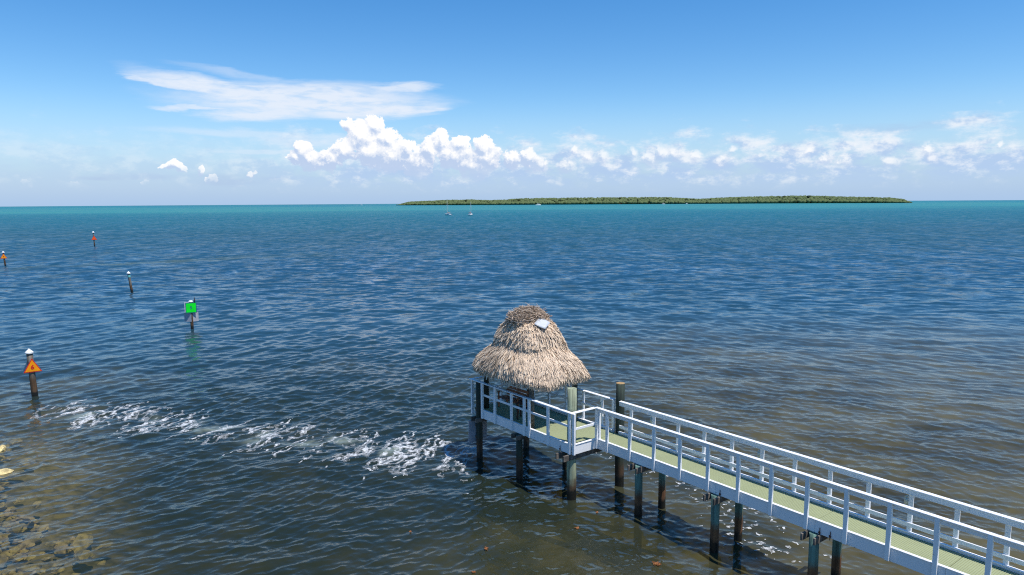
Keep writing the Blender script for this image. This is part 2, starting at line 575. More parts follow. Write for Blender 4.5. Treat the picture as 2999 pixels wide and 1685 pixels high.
# ------------------------------------------------------------------ water
def water_mat():
    m, t, out = new_mat('sea_water')
    geo = t.n('ShaderNodeNewGeometry')
    P = geo.outputs['Position']
    x, y, z = t.sep(P)
    P2 = t.comb(x, y, 0.0)
    # distance offshore, bent a little so that the zones wander
    wob = t.noise(t.vm('MULTIPLY', P2, (0.35, 1, 1)), 0.006, 3, 0.55)
    off = t.m('MULTIPLY', y, t.m('MULTIPLY_ADD', wob, 0.5, 0.75))
    off = t.m('MULTIPLY', off, t.step(x, -900.0, 900.0, 1.0, 0.86, smooth=False))
    lg = t.m('DIVIDE', t.m('LOGARITHM', t.m('MAXIMUM', off, 10.0), 10.0), 4.2)
    # body colour of the water by depth zone (log10 of metres offshore / 4.2)
    Z = lambda d: math.log10(d) / 4.2
    body = t.ramp(lg, [(Z(18), (0.024, 0.033, 0.019)), (Z(36), (0.019, 0.036, 0.032)), (Z(52), (0.017, 0.050, 0.070)), (Z(110), (0.015, 0.063, 0.108)),
                       (Z(240), (0.016, 0.080, 0.118)), (Z(330), (0.011, 0.095, 0.136)), (Z(560), (0.008, 0.115, 0.155)), (Z(800), (0.016, 0.150, 0.180)), (Z(980), (0.028, 0.200, 0.212)),
                       (Z(1500), (0.030, 0.198, 0.215)), (Z(2600), (0.010, 0.160, 0.215)), (Z(5000), (0.012, 0.150, 0.190)), (Z(9000), (0.008, 0.11, 0.170))])
    st = t.noise(t.vm('MULTIPLY', P2, (0.12, 1, 1)), 0.0035, 4, 0.6)
    body = t.mix(t.m('MULTIPLY', t.step(st, 0.5, 0.62), t.step(lg, Z(700), Z(1200))), body, (0.04, 0.22, 0.20))
    # pale sand patches and weed on the shallow bottom
    sand = t.noise(t.vm('MULTIPLY', P2, (0.7, 1, 1)), 0.085, 4, 0.6)
    sx = t.m('MULTIPLY', t.step(sand, 0.50, 0.70), t.m('MULTIPLY', t.step(off, 62.0, 36.0), t.step(x, -6.0, 10.0, 0.35, 1.0)))
    body = t.mix(t.m('MULTIPLY', sx, 0.8), body, (0.190, 0.175, 0.090))
    brn = t.m('MULTIPLY', t.step(x, -4.0, 14.0), t.step(off, 66.0, 30.0))
    body = t.mix(t.m('MULTIPLY', brn, 0.7), body, t.mix(t.step(t.noise(P2, 0.22, 4, 0.6), 0.35, 0.68), (0.066, 0.058, 0.027), (0.190, 0.165, 0.078)))
    # long pale shoal between the channel marks
    sh = t.m('ADD', t.m('MULTIPLY', t.m('ADD', x, 78.0), -0.60), t.m('MULTIPLY', t.m('SUBTRACT', y, 128.0), 0.80))
    al = t.m('ADD', t.m('MULTIPLY', t.m('ADD', x, 78.0), 0.80), t.m('MULTIPLY', t.m('SUBTRACT', y, 128.0), 0.60))
    shn = t.noise(P2, 0.06, 4, 0.6)
    shm = t.m('MULTIPLY', t.step(t.m('ABSOLUTE', t.m('ADD', sh, t.m('MULTIPLY', t.m('SUBTRACT', shn, 0.5), 14.0))), 7.0, 1.0),
              t.m('MULTIPLY', t.step(t.m('ABSOLUTE', al), 62.0, 18.0), t.step(shn, 0.32, 0.6)))
    body = t.mix(t.m('MULTIPLY', shm, 0.75), body, (0.060, 0.095, 0.075))
    # air bubbles carried under the foam
    fo = t.m('ADD', t.m('MULTIPLY', t.m('ADD', x, 14.0), 0.327), t.m('MULTIPLY', t.m('SUBTRACT', y, 33.4), 0.945))
    bub = t.m('MULTIPLY', t.step(t.m('ABSOLUTE', fo), 1.5, 0.1), t.m('MULTIPLY', t.step(x, -25.0, -22.0), t.step(x, -1.8, -3.6)))
    bub = t.m('MULTIPLY', bub, t.step(t.noise(P2, 0.55, 3, 0.55), 0.50, 0.72))
    body = t.mix(t.m('MULTIPLY', bub, 0.9), body, (0.30, 0.35, 0.29))
    # how much of the bottom shows through
    clear = t.m('MULTIPLY', t.step(off, 60.0, 22.0, 0.0, 0.42), t.m('SUBTRACT', 1.0, t.m('MULTIPLY', bub, 0.8)))
    shore = t.m('ADD', x, t.m('MULTIPLY', t.m('SUBTRACT', y, 20.0), 0.62))     # small towards the rocky shore at the left
    clear = t.m('MAXIMUM', clear, t.m('MULTIPLY', t.step(shore, -8.0, -13.5, 0.0, 0.47), t.step(y, 44.0, 30.0)))
    # normals: waves too fine for the mesh
    far = t.step(y, 32.0, 110.0)
    nv = t.noise(t.vm('MULTIPLY', P2, (0.45, 1, 1)), 0.8, 4, 0.65, out=1)
    nv = t.vm('MULTIPLY', t.vm('SUBTRACT', nv, (0.5, 0.5, 0.5)), (0.9, 1.55, 0))
    nrm = t.vm('NORMALIZE', t.vm('ADD', geo.outputs['Normal'], t.scale(t.vm('ADD', nv, (0.0, -0.10, 0.0)), far)))
    h1 = t.noise(t.vm('MULTIPLY', P2, (0.55, 1, 1)), 2.6, 3, 0.55)
    h2 = t.noise(t.vm('MULTIPLY', P2, (0.8, 1, 1)), 9.0, 3, 0.6)
    h = t.m('ADD', t.m('MULTIPLY', h1, 0.022), t.m('MULTIPLY', h2, 0.0065))
    bp = t.n('ShaderNodeBump')
    bp.inputs['Strength'].default_value = 1.0
    bp.inputs['Distance'].default_value = 1.0
    t.put(bp.inputs['Height'], h)
    t.put(bp.inputs['Normal'], nrm)
    N = bp.outputs[0]
    dif = t.n('ShaderNodeBsdfDiffuse')
    t.put(dif.inputs[0], body)
    tra = t.n('ShaderNodeBsdfTransparent')
    t.put(tra.inputs[0], (0.93, 0.91, 0.70))
    mx = t.n('ShaderNodeMixShader')
    t.put(mx.inputs[0], clear)
    t.t.links.new(dif.outputs[0], mx.inputs[1])
    t.t.links.new(tra.outputs[0], mx.inputs[2])
    gl = t.n('ShaderNodeBsdfGlossy')
    gl.inputs['Roughness'].default_value = 0.10
    t.put(gl.inputs['Color'], (1, 1, 1))
    t.put(gl.inputs['Normal'], N)
    fr = t.n('ShaderNodeFresnel')
    fr.inputs[0].default_value = 1.333
    t.put(fr.inputs['Normal'], N)
    # ruffled and slick patches, in groups of waves
    grp = t.noise(t.vm('MULTIPLY', P2, (0.055, 0.020, 1)), 1.0, 4, 0.7)
    grp2 = t.noise(t.vm('MULTIPLY', P2, (0.22, 0.085, 1)), 1.0, 3, 0.7)
    grp3 = t.noise(t.vm('MULTIPLY', P2, (0.75, 0.36, 1)), 1.0, 3, 0.7)
    rough = t.m('ADD', t.step(grp, 0.30, 0.70, 0.65, 1.35, smooth=False), t.step(grp2, 0.30, 0.70, -0.75, 0.75, smooth=False))
    rough = t.m('MAXIMUM', t.m('ADD', rough, t.step(grp3, 0.30, 0.70, -0.65, 0.65, smooth=False)), 0.12)
    rough = t.mix(t.step(y, 40.0, 130.0), 1.0, rough, typ='FLOAT')
    cap = t.m('MULTIPLY', t.step(t.m('LOGARITHM', t.m('MAXIMUM', y, 10.0), 10.0), 1.45, 2.45, 0.55, 0.18), rough)
    fx = t.m('MINIMUM', t.m('MULTIPLY', fr.outputs[0], t.m('MULTIPLY_ADD', rough, 0.5, 0.5)), cap)
    mo = t.n('ShaderNodeMixShader')
    t.put(mo.inputs[0], fx)
    t.t.links.new(mx.outputs[0], mo.inputs[1])
    t.t.links.new(gl.outputs[0], mo.inputs[2])
    t.t.links.new(mo.outputs[0], out.inputs[0])
    return m


SEA = water_mat()

# wave components, two trains that cross in front of the pier
comps = []
wr = np.random.default_rng(3)
for train, (main, nper) in enumerate(((R(-52), 10), (R(-108), 10))):
    for octv in range(6):
        for k in range(nper):
            lam = 0.20 * 2 ** (octv + wr.random())
            slope = (0.112, 0.108, 0.074, 0.044, 0.024, 0.012)[octv]
            amp = slope * math.sqrt(2.0 / nper) * lam / (2 * math.pi)
            th = main + wr.normal() * R(36)
            comps.append((train, lam, amp, math.cos(th), math.sin(th), wr.random() * 2 * math.pi))


def waves(X, Y, spacing):
    """height and horizontal shift of the sea surface"""
    dz_ = np.zeros_like(X)
    sx_ = np.zeros_like(X)
    sy_ = np.zeros_like(X)
    wgt = sstep(X + 0.15 * (Y - 30), -14, 16)
    gust = (0.55 + 0.9 * fbm(X * 0.055, Y * 0.055, 3, 40)).astype(np.float32)
    for tr_, lam, amp, cx, cy, ph in comps:
        k = 2 * math.pi / lam
        a = amp * np.clip((lam / spacing - 1.5) / 1.5, 0, 1) * ((1 - wgt) if tr_ == 0 else wgt) ** 0.5 * gust
        p_ = k * (cx * X + cy * Y) + ph
        dz_ += a * np.cos(p_)
        s_ = a * np.sin(p_) * 0.75
        sx_ -= s_ * cx
        sy_ -= s_ * cy
    return dz_, sx_, sy_


dep0, dep1 = math.atan(CAM_H / 13.0), math.sqrt(2 * CAM_H / EARTH) * 1.02
ang = [dep0]
PX = 1 / 710.0
while ang[-1] > dep1:
    ang.append(ang[-1] - PX * 0.55)
rad = CAM_H / np.tan(np.array(ang[:-1]))
# account for the curve of the earth far out, and go past the horizon
rad = np.concatenate([rad[rad < 7000], np.geomspace(7200, 24000, 24)])
inner = np.geomspace(1.5, 12.8, 14)
rad = np.concatenate([inner, rad])
A0 = R(47)
azs = np.concatenate([np.linspace(-math.pi, -A0, 40)[:-1], np.linspace(-A0, A0, 900), np.linspace(A0, math.pi, 40)[1:]])
RR, AA = np.meshgrid(rad.astype(np.float32), azs.astype(np.float32), indexing='ij')
X = (RR * np.sin(AA)).astype(np.float32)
Y = (RR * np.cos(AA)).astype(np.float32)
spac = np.maximum(np.gradient(rad)[:, None] * np.ones_like(RR), RR * 0.0019).astype(np.float32)
spac = np.where(np.abs(AA) > A0 + 0.01, 50.0, spac).astype(np.float32)
zz, sxx, syy = waves(X, Y, spac)
Vw = np.stack([X + sxx, Y + syy, zz - RR.astype(np.float64) ** 2 / (2 * EARTH)], -1).reshape(-1, 3)
nr, na = RR.shape
i0 = (np.arange(nr - 1)[:, None] * na + np.arange(na - 1)[None, :])
Fw = np.stack([i0, i0 + 1, i0 + na + 1, i0 + na], -1).reshape(-1, 4)
me = mesh_np('sea_water', Vw, Fw, SEA, smooth=True)
tag(link('sea_water', me), kind='structure')

# seabed under the clear shallows
bm_, bt, bo = new_mat('seabed')
bp_ = bt.n('ShaderNodeNewGeometry').outputs['Position']
bn1 = bt.noise(bp_, 0.35, 5, 0.62)
bn2 = bt.noise(bp_, 2.2, 4, 0.6)
bx, by, bz = bt.sep(bp_)
shr = bt.m('ADD', bx, bt.m('MULTIPLY', bt.m('SUBTRACT', by, 20.0), 0.62))
bc = bt.mix(bt.step(bn1, 0.40, 0.66), (0.020, 0.022, 0.008), (0.085, 0.070, 0.026))
bc = bt.mix(bt.m('MULTIPLY', bt.step(bx, -6.0, 12.0), bt.step(bn1, 0.38, 0.6)), bc, (0.16, 0.125, 0.045))
bc = bt.mix(bt.m('MULTIPLY', bt.step(shr, -9.0, -14.0), bt.step(bn2, 0.34, 0.62, 0.35, 1.0)), bc, (0.46, 0.37, 0.19))
bd = bt.n('ShaderNodeBsdfDiffuse')
bt.put(bd.inputs[0], bc)
bt.t.links.new(bd.outputs[0], bo.inputs[0])
gx, gy = np.meshgrid(np.linspace(-90, 90, 181), np.linspace(2, 130, 129), indexing='ij')
shore_c = gx + 0.62 * (gy - 20)


def bed_z(x_, y_):
    s_ = x_ + 0.62 * (y_ - 20) + 60 * sstep(y_, 38, 50)
    return -1.9 + 1.10 * (1 - sstep(s_, -15.5, -8.5)) + 0.5 * (1 - sstep(s_, -22, -15.5)) + 0.25 * (fbm(x_ * 0.5, y_ * 0.5, 3, 5) - 0.5)


gz = bed_z(gx, gy)
ii = (np.arange(180)[:, None] * 129 + np.arange(128)[None, :])
me = mesh_np('seabed', np.stack([gx, gy, gz], -1).reshape(-1, 3), np.stack([ii, ii + 129, ii + 130, ii + 1], -1).reshape(-1, 4), bm_, smooth=True)
tag(link('seabed', me), kind='structure')

# ------------------------------------------------------------------ foam: real flecks that ride on the waves
FOAM, ft, fout = new_mat('sea_foam')
fpos = ft.n('ShaderNodeNewGeometry').outputs['Position']
fd = ft.n('ShaderNodeBsdfDiffuse')
ft.put(fd.inputs[0], (0.80, 0.82, 0.83))
ftr = ft.n('ShaderNodeBsdfTransparent')
fmx = ft.n('ShaderNodeMixShader')
ft.put(fmx.inputs[0], ft.step(ft.noise(fpos, 7.0, 4, 0.7), 0.34, 0.64, 0.08, 0.72))
ft.t.links.new(ftr.outputs[0], fmx.inputs[1])
ft.t.links.new(fd.outputs[0], fmx.inputs[2])
ft.t.links.new(fmx.outputs[0], fout.inputs[0])


def foam_sheet(name, label, x0, x1, y0, y1, step, maskf, lift=0.02):
    nx, ny = int((x1 - x0) / step), int((y1 - y0) / (step * 1.6))
    fx, fy = np.meshgrid(np.linspace(x0, x1, nx).astype(np.float32), np.linspace(y0, y1, ny).astype(np.float32), indexing='ij')
    mk = maskf(fx, fy)
    cellm = (mk[:-1, :-1] + mk[1:, :-1] + mk[:-1, 1:] + mk[1:, 1:]) / 4 > 0
    used = np.zeros(fx.shape, bool)
    for a_ in (slice(0, -1), slice(1, None)):
        for b_ in (slice(0, -1), slice(1, None)):
            used[a_, b_] |= cellm
    idx = -np.ones(fx.shape, np.int64)
    idx[used] = np.arange(used.sum())
    ux, uy = fx[used], fy[used]
    rr = np.sqrt(ux ** 2 + uy ** 2)
    h_, sx2, sy2 = waves(ux, uy, np.maximum(rr ** 2 / (CAM_H * 710.) * 0.55, rr * 0.0019).astype(np.float32))
    V = np.stack([ux + sx2, uy + sy2, h_ + lift], -1)
    F = np.stack([idx[:-1, :-1], idx[1:, :-1], idx[1:, 1:], idx[:-1, 1:]], -1)[cellm]
    me_ = mesh_np(name, V, F, FOAM, smooth=True)
    o_ = link(name, me_)
    tag(o_, label, None, None, 'stuff')
    return o_


def over(f, band, q0):
    qs = np.quantile(f[::3, ::3], (0.997, 0.975, 0.92, q0))
    return f - np.interp(band, (0.0, 0.05, 0.2, 0.5, 1.0), (9, *qs))


def foam1(x_, y_):
    # band from (-24.5, 37) to (-3, 29.4)
    t_ = (x_ + 24.5) / 21.5
    c_ = 37.2 - 7.8 * t_
    dd = (y_ - c_) / (1.55 + 1.25 * t_)
    band = np.exp(-dd * dd * 1.2) * sstep(t_, -0.06, 0.06) * (1 - sstep(t_, 0.98, 1.10))
    # lines run away from the viewer
    u = x_ * 0.965 - y_ * 0.262
    v = x_ * 0.262 + y_ * 0.965
    u = u + 0.55 * (fbm(v * 0.8, u * 0.6, 3, 21) - 0.5) * 2
    st_ = 1 - np.abs(fbm(u * 1.15, v * 0.22, 2, 8) * 2 - 1) * 1.5                     # long streaks
    ln = 1 - np.abs(fbm(u * 4.2 + 3, v * 1.5 + 9, 3, 68) * 2 - 1) * 1.7               # thin threads in them
    n2 = fbm(u * 7.0, v * 5.0, 2, 31)
    n3 = fbm(x_ * 0.6, y_ * 0.6, 3, 77)
    return over(st_ * 0.55 + ln * 0.75 + (n2 - 0.5) * 0.30 + (n3 - 0.5) * 0.10, band, 0.845)


foam_sheet('sea_foam', 'long streak of white foam lines drifting left of the pier hut', -27, -1.5, 24.5, 42, 0.036, foam1)


THIN = FOAM.copy()
THIN.name = 'thin_foam'
for nd_ in THIN.node_tree.nodes:
    if nd_.type == 'MAP_RANGE':
        nd_.inputs[3].default_value, nd_.inputs[4].default_value = 0.0, 0.30
thin = foam_sheet('sea_foam', 'faint lacy froth spread through the white foam streak left of the hut', -27, -1.0, 24.5, 42, 0.045, lambda x_, y_: foam1(x_, y_) + 0.17 - 0.30 * (np.abs((y_ - 37.2 + 7.8 * (x_ + 24.5) / 21.5) / 2.6) > 0.9), 0.012)
thin.data.materials[0] = THIN


def foam2(x_, y_):
    t_ = (31.5 - y_) / 11.0
    c_ = 4.6 + 4.4 * np.clip(t_, 0, 1) + 0.5 * np.sin(y_ * 0.8)
    dd = (x_ - c_) / (1.25 + 0.25 * t_)
    band = np.exp(-dd * dd * 1.4) * sstep(t_, -0.02, 0.12) * (1 - sstep(t_, 0.95, 1.05))
    n_ = 1 - np.abs(fbm(x_ * 2.6 + 0.6 * y_, y_ * 5.6, 2, 15) * 2 - 1) * 1.5
    n2 = fbm(x_ * 5.5, y_ * 7.0, 3, 55)
    return over(n_ * 0.9 + (n2 - 0.5) * 0.5, band, 0.83)


foam_sheet('sea_foam', 'small broken flecks of white foam in the water behind the pier walkway', 1.5, 13, 18, 33.5, 0.024, foam2)

# ------------------------------------------------------------------ pier.  local x runs along the pier towards the shore, y across it
TH = R(-52.5)
S0, N0 = -12.0, 18.5
DV = (math.cos(TH), math.sin(TH))
NV = (-DV[1], DV[0])
wxy = lambda s, n: (s * DV[0] + n * NV[0], s * DV[1] + n * NV[1])
pier = empty('wooden_pier', (*wxy(S0, N0), 0), TH)
tag(pier, 'white railed wooden pier with green deck running out to the thatched hut', 'pier')
L3 = lambda s, n, z: (s - S0, n - N0, z)
ZD, ZT, ZR = 2.15, 2.22, 3.40          # deck, top of toe board, top of rail
NN, NF = 18.0, 19.16                    # near and far face of the walkway
HN = 16.80                              # near face of the hut deck
SE = 5.0                                # shore end of what is built
LB = -24.72                             # outer end


def beam(name, a, b, wid, hgt, mat, parent=pier, bev=0.006, label=None):
    """board from a to b (s, n, z of its middle), width across and height"""
    a, b = Vector(L3(*a)), Vector(L3(*b))
    d_ = b - a
    bm = bmesh.new()
    add_box(bm, (0, 0, 0), (d_.length, wid, hgt), bev=bev)
    o_ = link(name, bm_mesh(name, bm, mat), parent, (a + b) / 2, (0, 0, math.atan2(d_.y, d_.x)))
    if label:
        o_['label'] = label
    return o_


# deck panels with ribs across
def panel_mesh(length, width):
    bm = bmesh.new()
    pitch = 0.052
    k = int(length / pitch)
    pitch = length / k
    prof = []
    for i in range(k):
        x_ = -length / 2 + i * pitch
        prof += [(x_ + 0.003, 0.0), (x_ + pitch * 0.70, 0.0), (x_ + pitch * 0.74, -0.012), (x_ + pitch * 0.97, -0.012)]
    prof = [(-length / 2, -0.04)] + [(-length / 2, 0)] + prof + [(length / 2, -0.012), (length / 2, -0.04)]
    a_ = [bm.verts.new((x_, -width / 2, z_)) for x_, z_ in prof]
    b_ = [bm.verts.new((x_, width / 2, z_)) for x_, z_ in prof]
    for i in range(len(prof) - 1):
        bm.faces.new((a_[i], a_[i + 1], b_[i + 1], b_[i]))
    bm.faces.new((a_[0], b_[0], b_[-1], a_[-1]))
    return bm_mesh('deck_panel', bm, DECK)


pm = panel_mesh(3.30, NF - NN - 0.05)
s = -16.43
first = True
while s < SE - 1:
    link('deck_panel', pm, pier, L3(s + 1.663, (NN + NF) / 2, ZD))
    s += 3.325
pmh = panel_mesh(1.10, NF - HN - 0.06)
for i in range(5):
    link('deck_panel', panel_mesh(1.235, NF - HN - 0.06) if i == 0 else bpy.data.meshes['deck_panel.002'] if False else pmh if False else panel_mesh(1.235, NF - HN - 0.06), pier, L3(-24.05 + i * 1.24, (HN + NF) / 2, ZD))
link('deck_panel', panel_mesh(1.97, NF - NN - 0.05), pier, L3(-17.43, (NN + NF) / 2, ZD))

# fascia boards (with a thin cap that makes the bright toe edge)
FH = 0.36


def fascia(a, b, worn=False, cap=True):
    beam('fascia_board', (*a, ZT - 0.02 - FH / 2), (*b, ZT - 0.02 - FH / 2), 0.045, FH, WHITE_WORN if worn else WHITE)
    if cap:
        beam('toe_cap', (*a, ZT - 0.005), (*b, ZT - 0.005), 0.095, 0.028, WHITE)


joints = [-18.30, -13.05, -9.75, -6.45, -3.1, 0.2, SE]
for a, b in zip(joints[:-1], joints[1:]):
    fascia((a + 0.003, NN), (b - 0.003, NN), worn=a in (-13.05, -9.75, -6.45))
fascia((-24.05, HN), (-20.95, HN), worn=True)
fascia((-20.945, HN), (-18.42, HN), worn=True)
fascia((-18.36, HN + 0.03), (-18.36, NN + 0.02))
fascia((LB, HN + 0.1), (LB, NF - 0.03))
for a, b in ((LB, -20.3), (-20.297, -18.72), (-18.38, -13.0), (-12.997, -6.4), (-6.397, 0.2), (0.203, SE)):
    fascia((a, NF + 0.04), (b, NF + 0.04))

# posts
POST = 0.112
pm_near = box_mesh('rail_post', (POST, 0.080, ZR - 0.02 - 1.86), WHITE, 0.007)
zc = (ZR - 0.02 + 1.86) / 2


def post(s_, n_, big=False):
    return link('rail_post', pm_near, pier, L3(s_, n_, zc), (random.uniform(-0.007, 0.007), random.uniform(-0.012, 0.012), random.uniform(-0.03, 0.03)))


s = -17.75
near_s = []
while s < SE:
    near_s.append(s)
    s += 1.108
for s in near_s:
    post(s, NN - 0.062)
    post(s - 0.06, NF + 0.105)
for s in (-18.30, -18.40):
    pass
post(-18.30, NN - 0.062)
post(-18.245, NN + 0.02)
post(-18.295, HN + 0.005)
post(-18.45, HN - 0.062)
for s in (-23.93, -23.02, -21.90, -21.08, -20.77, -19.65):
    post(s, HN - 0.062)
for n_ in (HN + 0.02, 17.66, 18.40, NF - 0.03):
    link('rail_post', pm_near, pier, L3(LB - 0.062, n_, zc), (0, 0, R(90)))
for s in (-24.5, -23.6, -22.55, -21.45, -20.42, -19.36, -18.74):
    post(s, NF + 0.105)

# rails
NRN, NRF = NN - 0.035, NF + 0.075


def rail(a, b, sub=True, inn=(0, 0.05)):
    beam('top_rail', (*a, ZR), (*b, ZR), 0.145, 0.038, WHITE, bev=0.008)
    if sub:
        beam('sub_rail', (a[0], a[1] + inn[1], ZR - 0.095), (b[0], b[1] + inn[1], ZR - 0.095), 0.038, 0.135, WHITE)


for a, b in zip(joints[:-1], joints[1:]):
    rail((a - (0.07 if a == -18.30 else 0), NRN), (b - 0.003, NRN), True, (0, 0.030))
rail((-24.86, HN - 0.04), (-20.95, HN - 0.04), False)
rail((-20.947, HN - 0.04), (-18.29, HN - 0.04), False)
rail((-18.365, HN + 0.036), (-18.365, NRN - 0.076), False)
rail((LB - 0.03, HN + 0.036), (LB - 0.03, NRF - 0.076), False)
for a, b in ((-24.86, -20.3), (-20.297, -18.70)):
    rail((a, NRF), (b, NRF), False)
for a, b in ((-18.36, -13.05), (-13.047, -6.45), (-6.447, 0.2), (0.203, SE)):
    rail((a, NRF), (b, NRF), True, (0, -0.030))
# mid rails round the hut deck, low rail along the far side of the walkway
beam('mid_rail', (-24.0, HN - 0.008, 2.87), (-18.43, HN - 0.008, 2.87), 0.038, 0.09, WHITE)
beam('mid_rail', (-18.33, HN + 0.05, 2.80), (-18.33, NN - 0.1, 2.80), 0.038, 0.09, WHITE)
beam('mid_rail', (LB - 0.005, HN + 0.06, 2.87), (LB - 0.005, NF + 0.05, 2.87), 0.038, 0.09, WHITE)
beam('mid_rail', (-24.6, NF + 0.045, 2.87), (-18.75, NF + 0.045, 2.87), 0.038, 0.09, WHITE)
for a, b in ((-18.36, -13.05), (-13.047, -6.45), (-6.447, 0.2), (0.203, SE)):
    beam('low_rail', (a, NF + 0.046, 2.42), (b, NF + 0.046, 2.42), 0.038, 0.12, WHITE)

# joists below the deck
for n_ in (18.3, 18.85):
    beam('joist', (-24.6, n_, 1.99), (SE, n_, 1.99), 0.05, 0.22, TIMBER)
beam('joist', (-24.6, 17.3, 1.99), (-18.5, 17.3, 1.99), 0.05, 0.22, TIMBER)


def pile_mesh(name, z0, z1, r, mat, lean=(0, 0), top=None, seg=16):
    """slightly crooked round timber"""
    bm = bmesh.new()
    rings = []
    k = 9
    for i in range(k):
        f = i / (k - 1)
        z_ = z0 + (z1 - z0) * f
        rr_ = r * (1.05 - 0.09 * f)
        ring = []
        for j in range(seg):
            a_ = 2 * math.pi * j / seg
            wob_ = 1 + 0.03 * math.sin(3 * a_ + i) + random.uniform(-0.02, 0.02)
            ring.append(bm.verts.new((rr_ * wob_ * math.cos(a_) + lean[0] * z_, rr_ * wob_ * math.sin(a_) + lean[1] * z_, z_)))
        rings.append(ring)
    for i in range(k - 1):
        for j in range(seg):
            bm.faces.new((rings[i][j], rings[i][(j + 1) % seg], rings[i + 1][(j + 1) % seg], rings[i + 1][j]))
    cap = bm.faces.new(rings[-1])
    sideset = [f_ for f_ in bm.faces if f_ is not cap]
    for f_ in sideset:
        f_.smooth = True
    if top:
        cap.material_index = 1
    me_ = bm_mesh(name, bm, [mat, top] if top else mat)
    return me_


bays = [-16.22, -13.02, -9.75, -6.5, -3.2, 0.1, 3.4]
for s in bays:
    link('pile', pile_mesh('pile', -2.3, 1.83, 0.138, PILE), pier, L3(s, NN - 0.03, 0))
    link('pile', pile_mesh('pile', -2.3, 1.83, 0.132, PILE), pier, L3(s + 0.06, NF - 0.02, 0))
    for ds in (-0.185, 0.185):
        beam('cross_beam', (s + ds, 17.62, 1.745), (s + ds, 19.55, 1.745), 0.06, 0.20, TIMBER)
for s, n_ in ((-21.45, 16.78), (-23.95, 19.12), (-21.35, 19.15)):
    link('pile', pile_mesh('pile', -2.3, 1.83, 0.14, PILE_DARK), pier, L3(s, n_, 0))
link('pile', pile_mesh('pile', -2.3, 3.33, 0.135, PILE_DARK), pier, L3(-24.28, HN + 0.02, 0))['label'] = 'dark pile that rises to the rail at the outer corner'
for s in (-21.45, -24.28):
    for ds in (-0.17, 0.17):
        beam('cross_beam', (s + ds, 16.5, 1.75), (s + ds, 19.4, 1.75), 0.06, 0.19, TIMBER)
for ds in (-0.20, 0.20):
    beam('cross_beam', (-18.67 + ds, 16.45, 1.73), (-18.67 + ds, 19.5, 1.73), 0.06, 0.22, TIMBER)
# rusty bolts on the fascia at each bay
for s in (-12.86, -9.6, -9.3, -6.3, -20.85, -19.0):
    n_ = HN if s < -18.4 else NN
    bm = bmesh.new()
    add_tube(bm, (0, 0, -0.13), (0.01, 0, 0.12), 0.012, 0.010, 6)
    add_box(bm, (0, 0.0, -0.02), (0.05, 0.025, 0.05))
    link('bolt', bm_mesh('bolt', bm, RUST), pier, L3(s, n_ - 0.045, 1.92))

# tall mooring piles
m1 = link('mooring_pile', pile_mesh('mooring_pile', -2.3, 4.22, 0.175, PILE_PALE), None, (*wxy(-18.68, 17.05), 0))
tag(m1, 'pale green round pile rising inside the near corner of the hut deck', 'pile')
m2 = link('mooring_pile', pile_mesh('mooring_pile', -2.3, 4.05, 0.175, PILE_DARK, top=CUTWOOD), None, (*wxy(-18.53, 19.42), 0))
tag(m2, 'dark green pile with orange cut top breaking the far railing', 'pile')

# lamps on the far posts
for i, s in enumerate((-19.40, near_s[1] - 0.17 + 0.0, near_s[5] - 0.17, near_s[9] - 0.17)):
    r_ = empty('post_lamp', (*wxy(s, NF + 0.10), 3.05), TH)
    bm = bmesh.new()
    for k_, (z0, z1, ra, rb) in enumerate(((-0.12, 0.08, 0.052, 0.056), (0.08, 0.12, 0.056, 0.03))):
        add_tube(bm, (0, 0, z0), (0, 0, z1), ra, rb, 12)
    link('lamp_cover', bm_mesh('lamp_cover', bm, LAMPGLASS, True), r_)
    bm = bmesh.new()
    add_box(bm, (0.055, 0, 0.03), (0.07, 0.05, 0.05), bev=0.005)
    link('lamp_bracket', bm_mesh('lamp_bracket', bm, WHITE), r_)
    bm = bmesh.new()
    add_tube(bm, (0, 0, -0.15), (0, 0, -0.12), 0.06, 0.055, 12)
    link('lamp_base', bm_mesh('lamp_base', bm, WHITE), r_)
    tag(r_, ['cloudy cylinder lamp on the far rail post nearest the hut roof', 'cloudy cylinder lamp on the second rail post past the dark pile',
             'cloudy cylinder lamp on the far railing midway along the walkway', 'cloudy cylinder lamp on the far railing closest to the shore end'][i], 'lamp', 'lamps along the far railing')

# ------------------------------------------------------------------ thatched hut
HC = (-22.5, 18.15)
hut = empty('thatched_hut', (*wxy(*HC), ZD), TH)
tag(hut, 'two tiered palm thatch hut on dark posts at the end of the pier', 'hut')
for k_, (s, n_, col) in enumerate(((-24.30, 17.22, PILE_DARK), (-20.95, 17.0, PILE_GREY), (-20.55, 18.92, PILE_DARK), (-23.55, 19.0, PILE_DARK))):
    bm = bmesh.new()
    add_tube(bm, (0, 0, 0), (0.0, 0, 1.95), 0.115, 0.105, 14)
    me_ = bm_mesh('roof_post', bm, plain_mat('roof_post_wood_%d' % k_, (0.035, 0.045, 0.035) if col is PILE_DARK else (0.13, 0.12, 0.10), 0.85, 0.4, 7, bump=0.01), True)
    link('roof_post', me_, hut, (s - HC[0], n_ - HC[1], 0))
for (a, b) in (((-24.4, 17.1), (-20.6, 17.0)), ((-24.4, 19.0), (-20.6, 19.0)), ((-24.3, 16.95), (-24.3, 19.15)), ((-20.75, 16.95), (-20.75, 19.15))):
    d_ = Vector((b[0] - a[0], b[1] - a[1], 0))
    bm = bmesh.new()
    add_tube(bm, Vector((-d_.length / 2, 0, 0)), Vector((d_.length / 2, 0, 0)), 0.07, 0.065, 10)
    link('roof_beam', bm_mesh('roof_beam', bm, TIMBER, True), hut, ((a[0] + b[0]) / 2 - HC[0], (a[1] + b[1]) / 2 - HC[1], 2.0 if abs(d_.x) > abs(d_.y) else 2.10), (0, 0, math.atan2(d_.y, d_.x)))

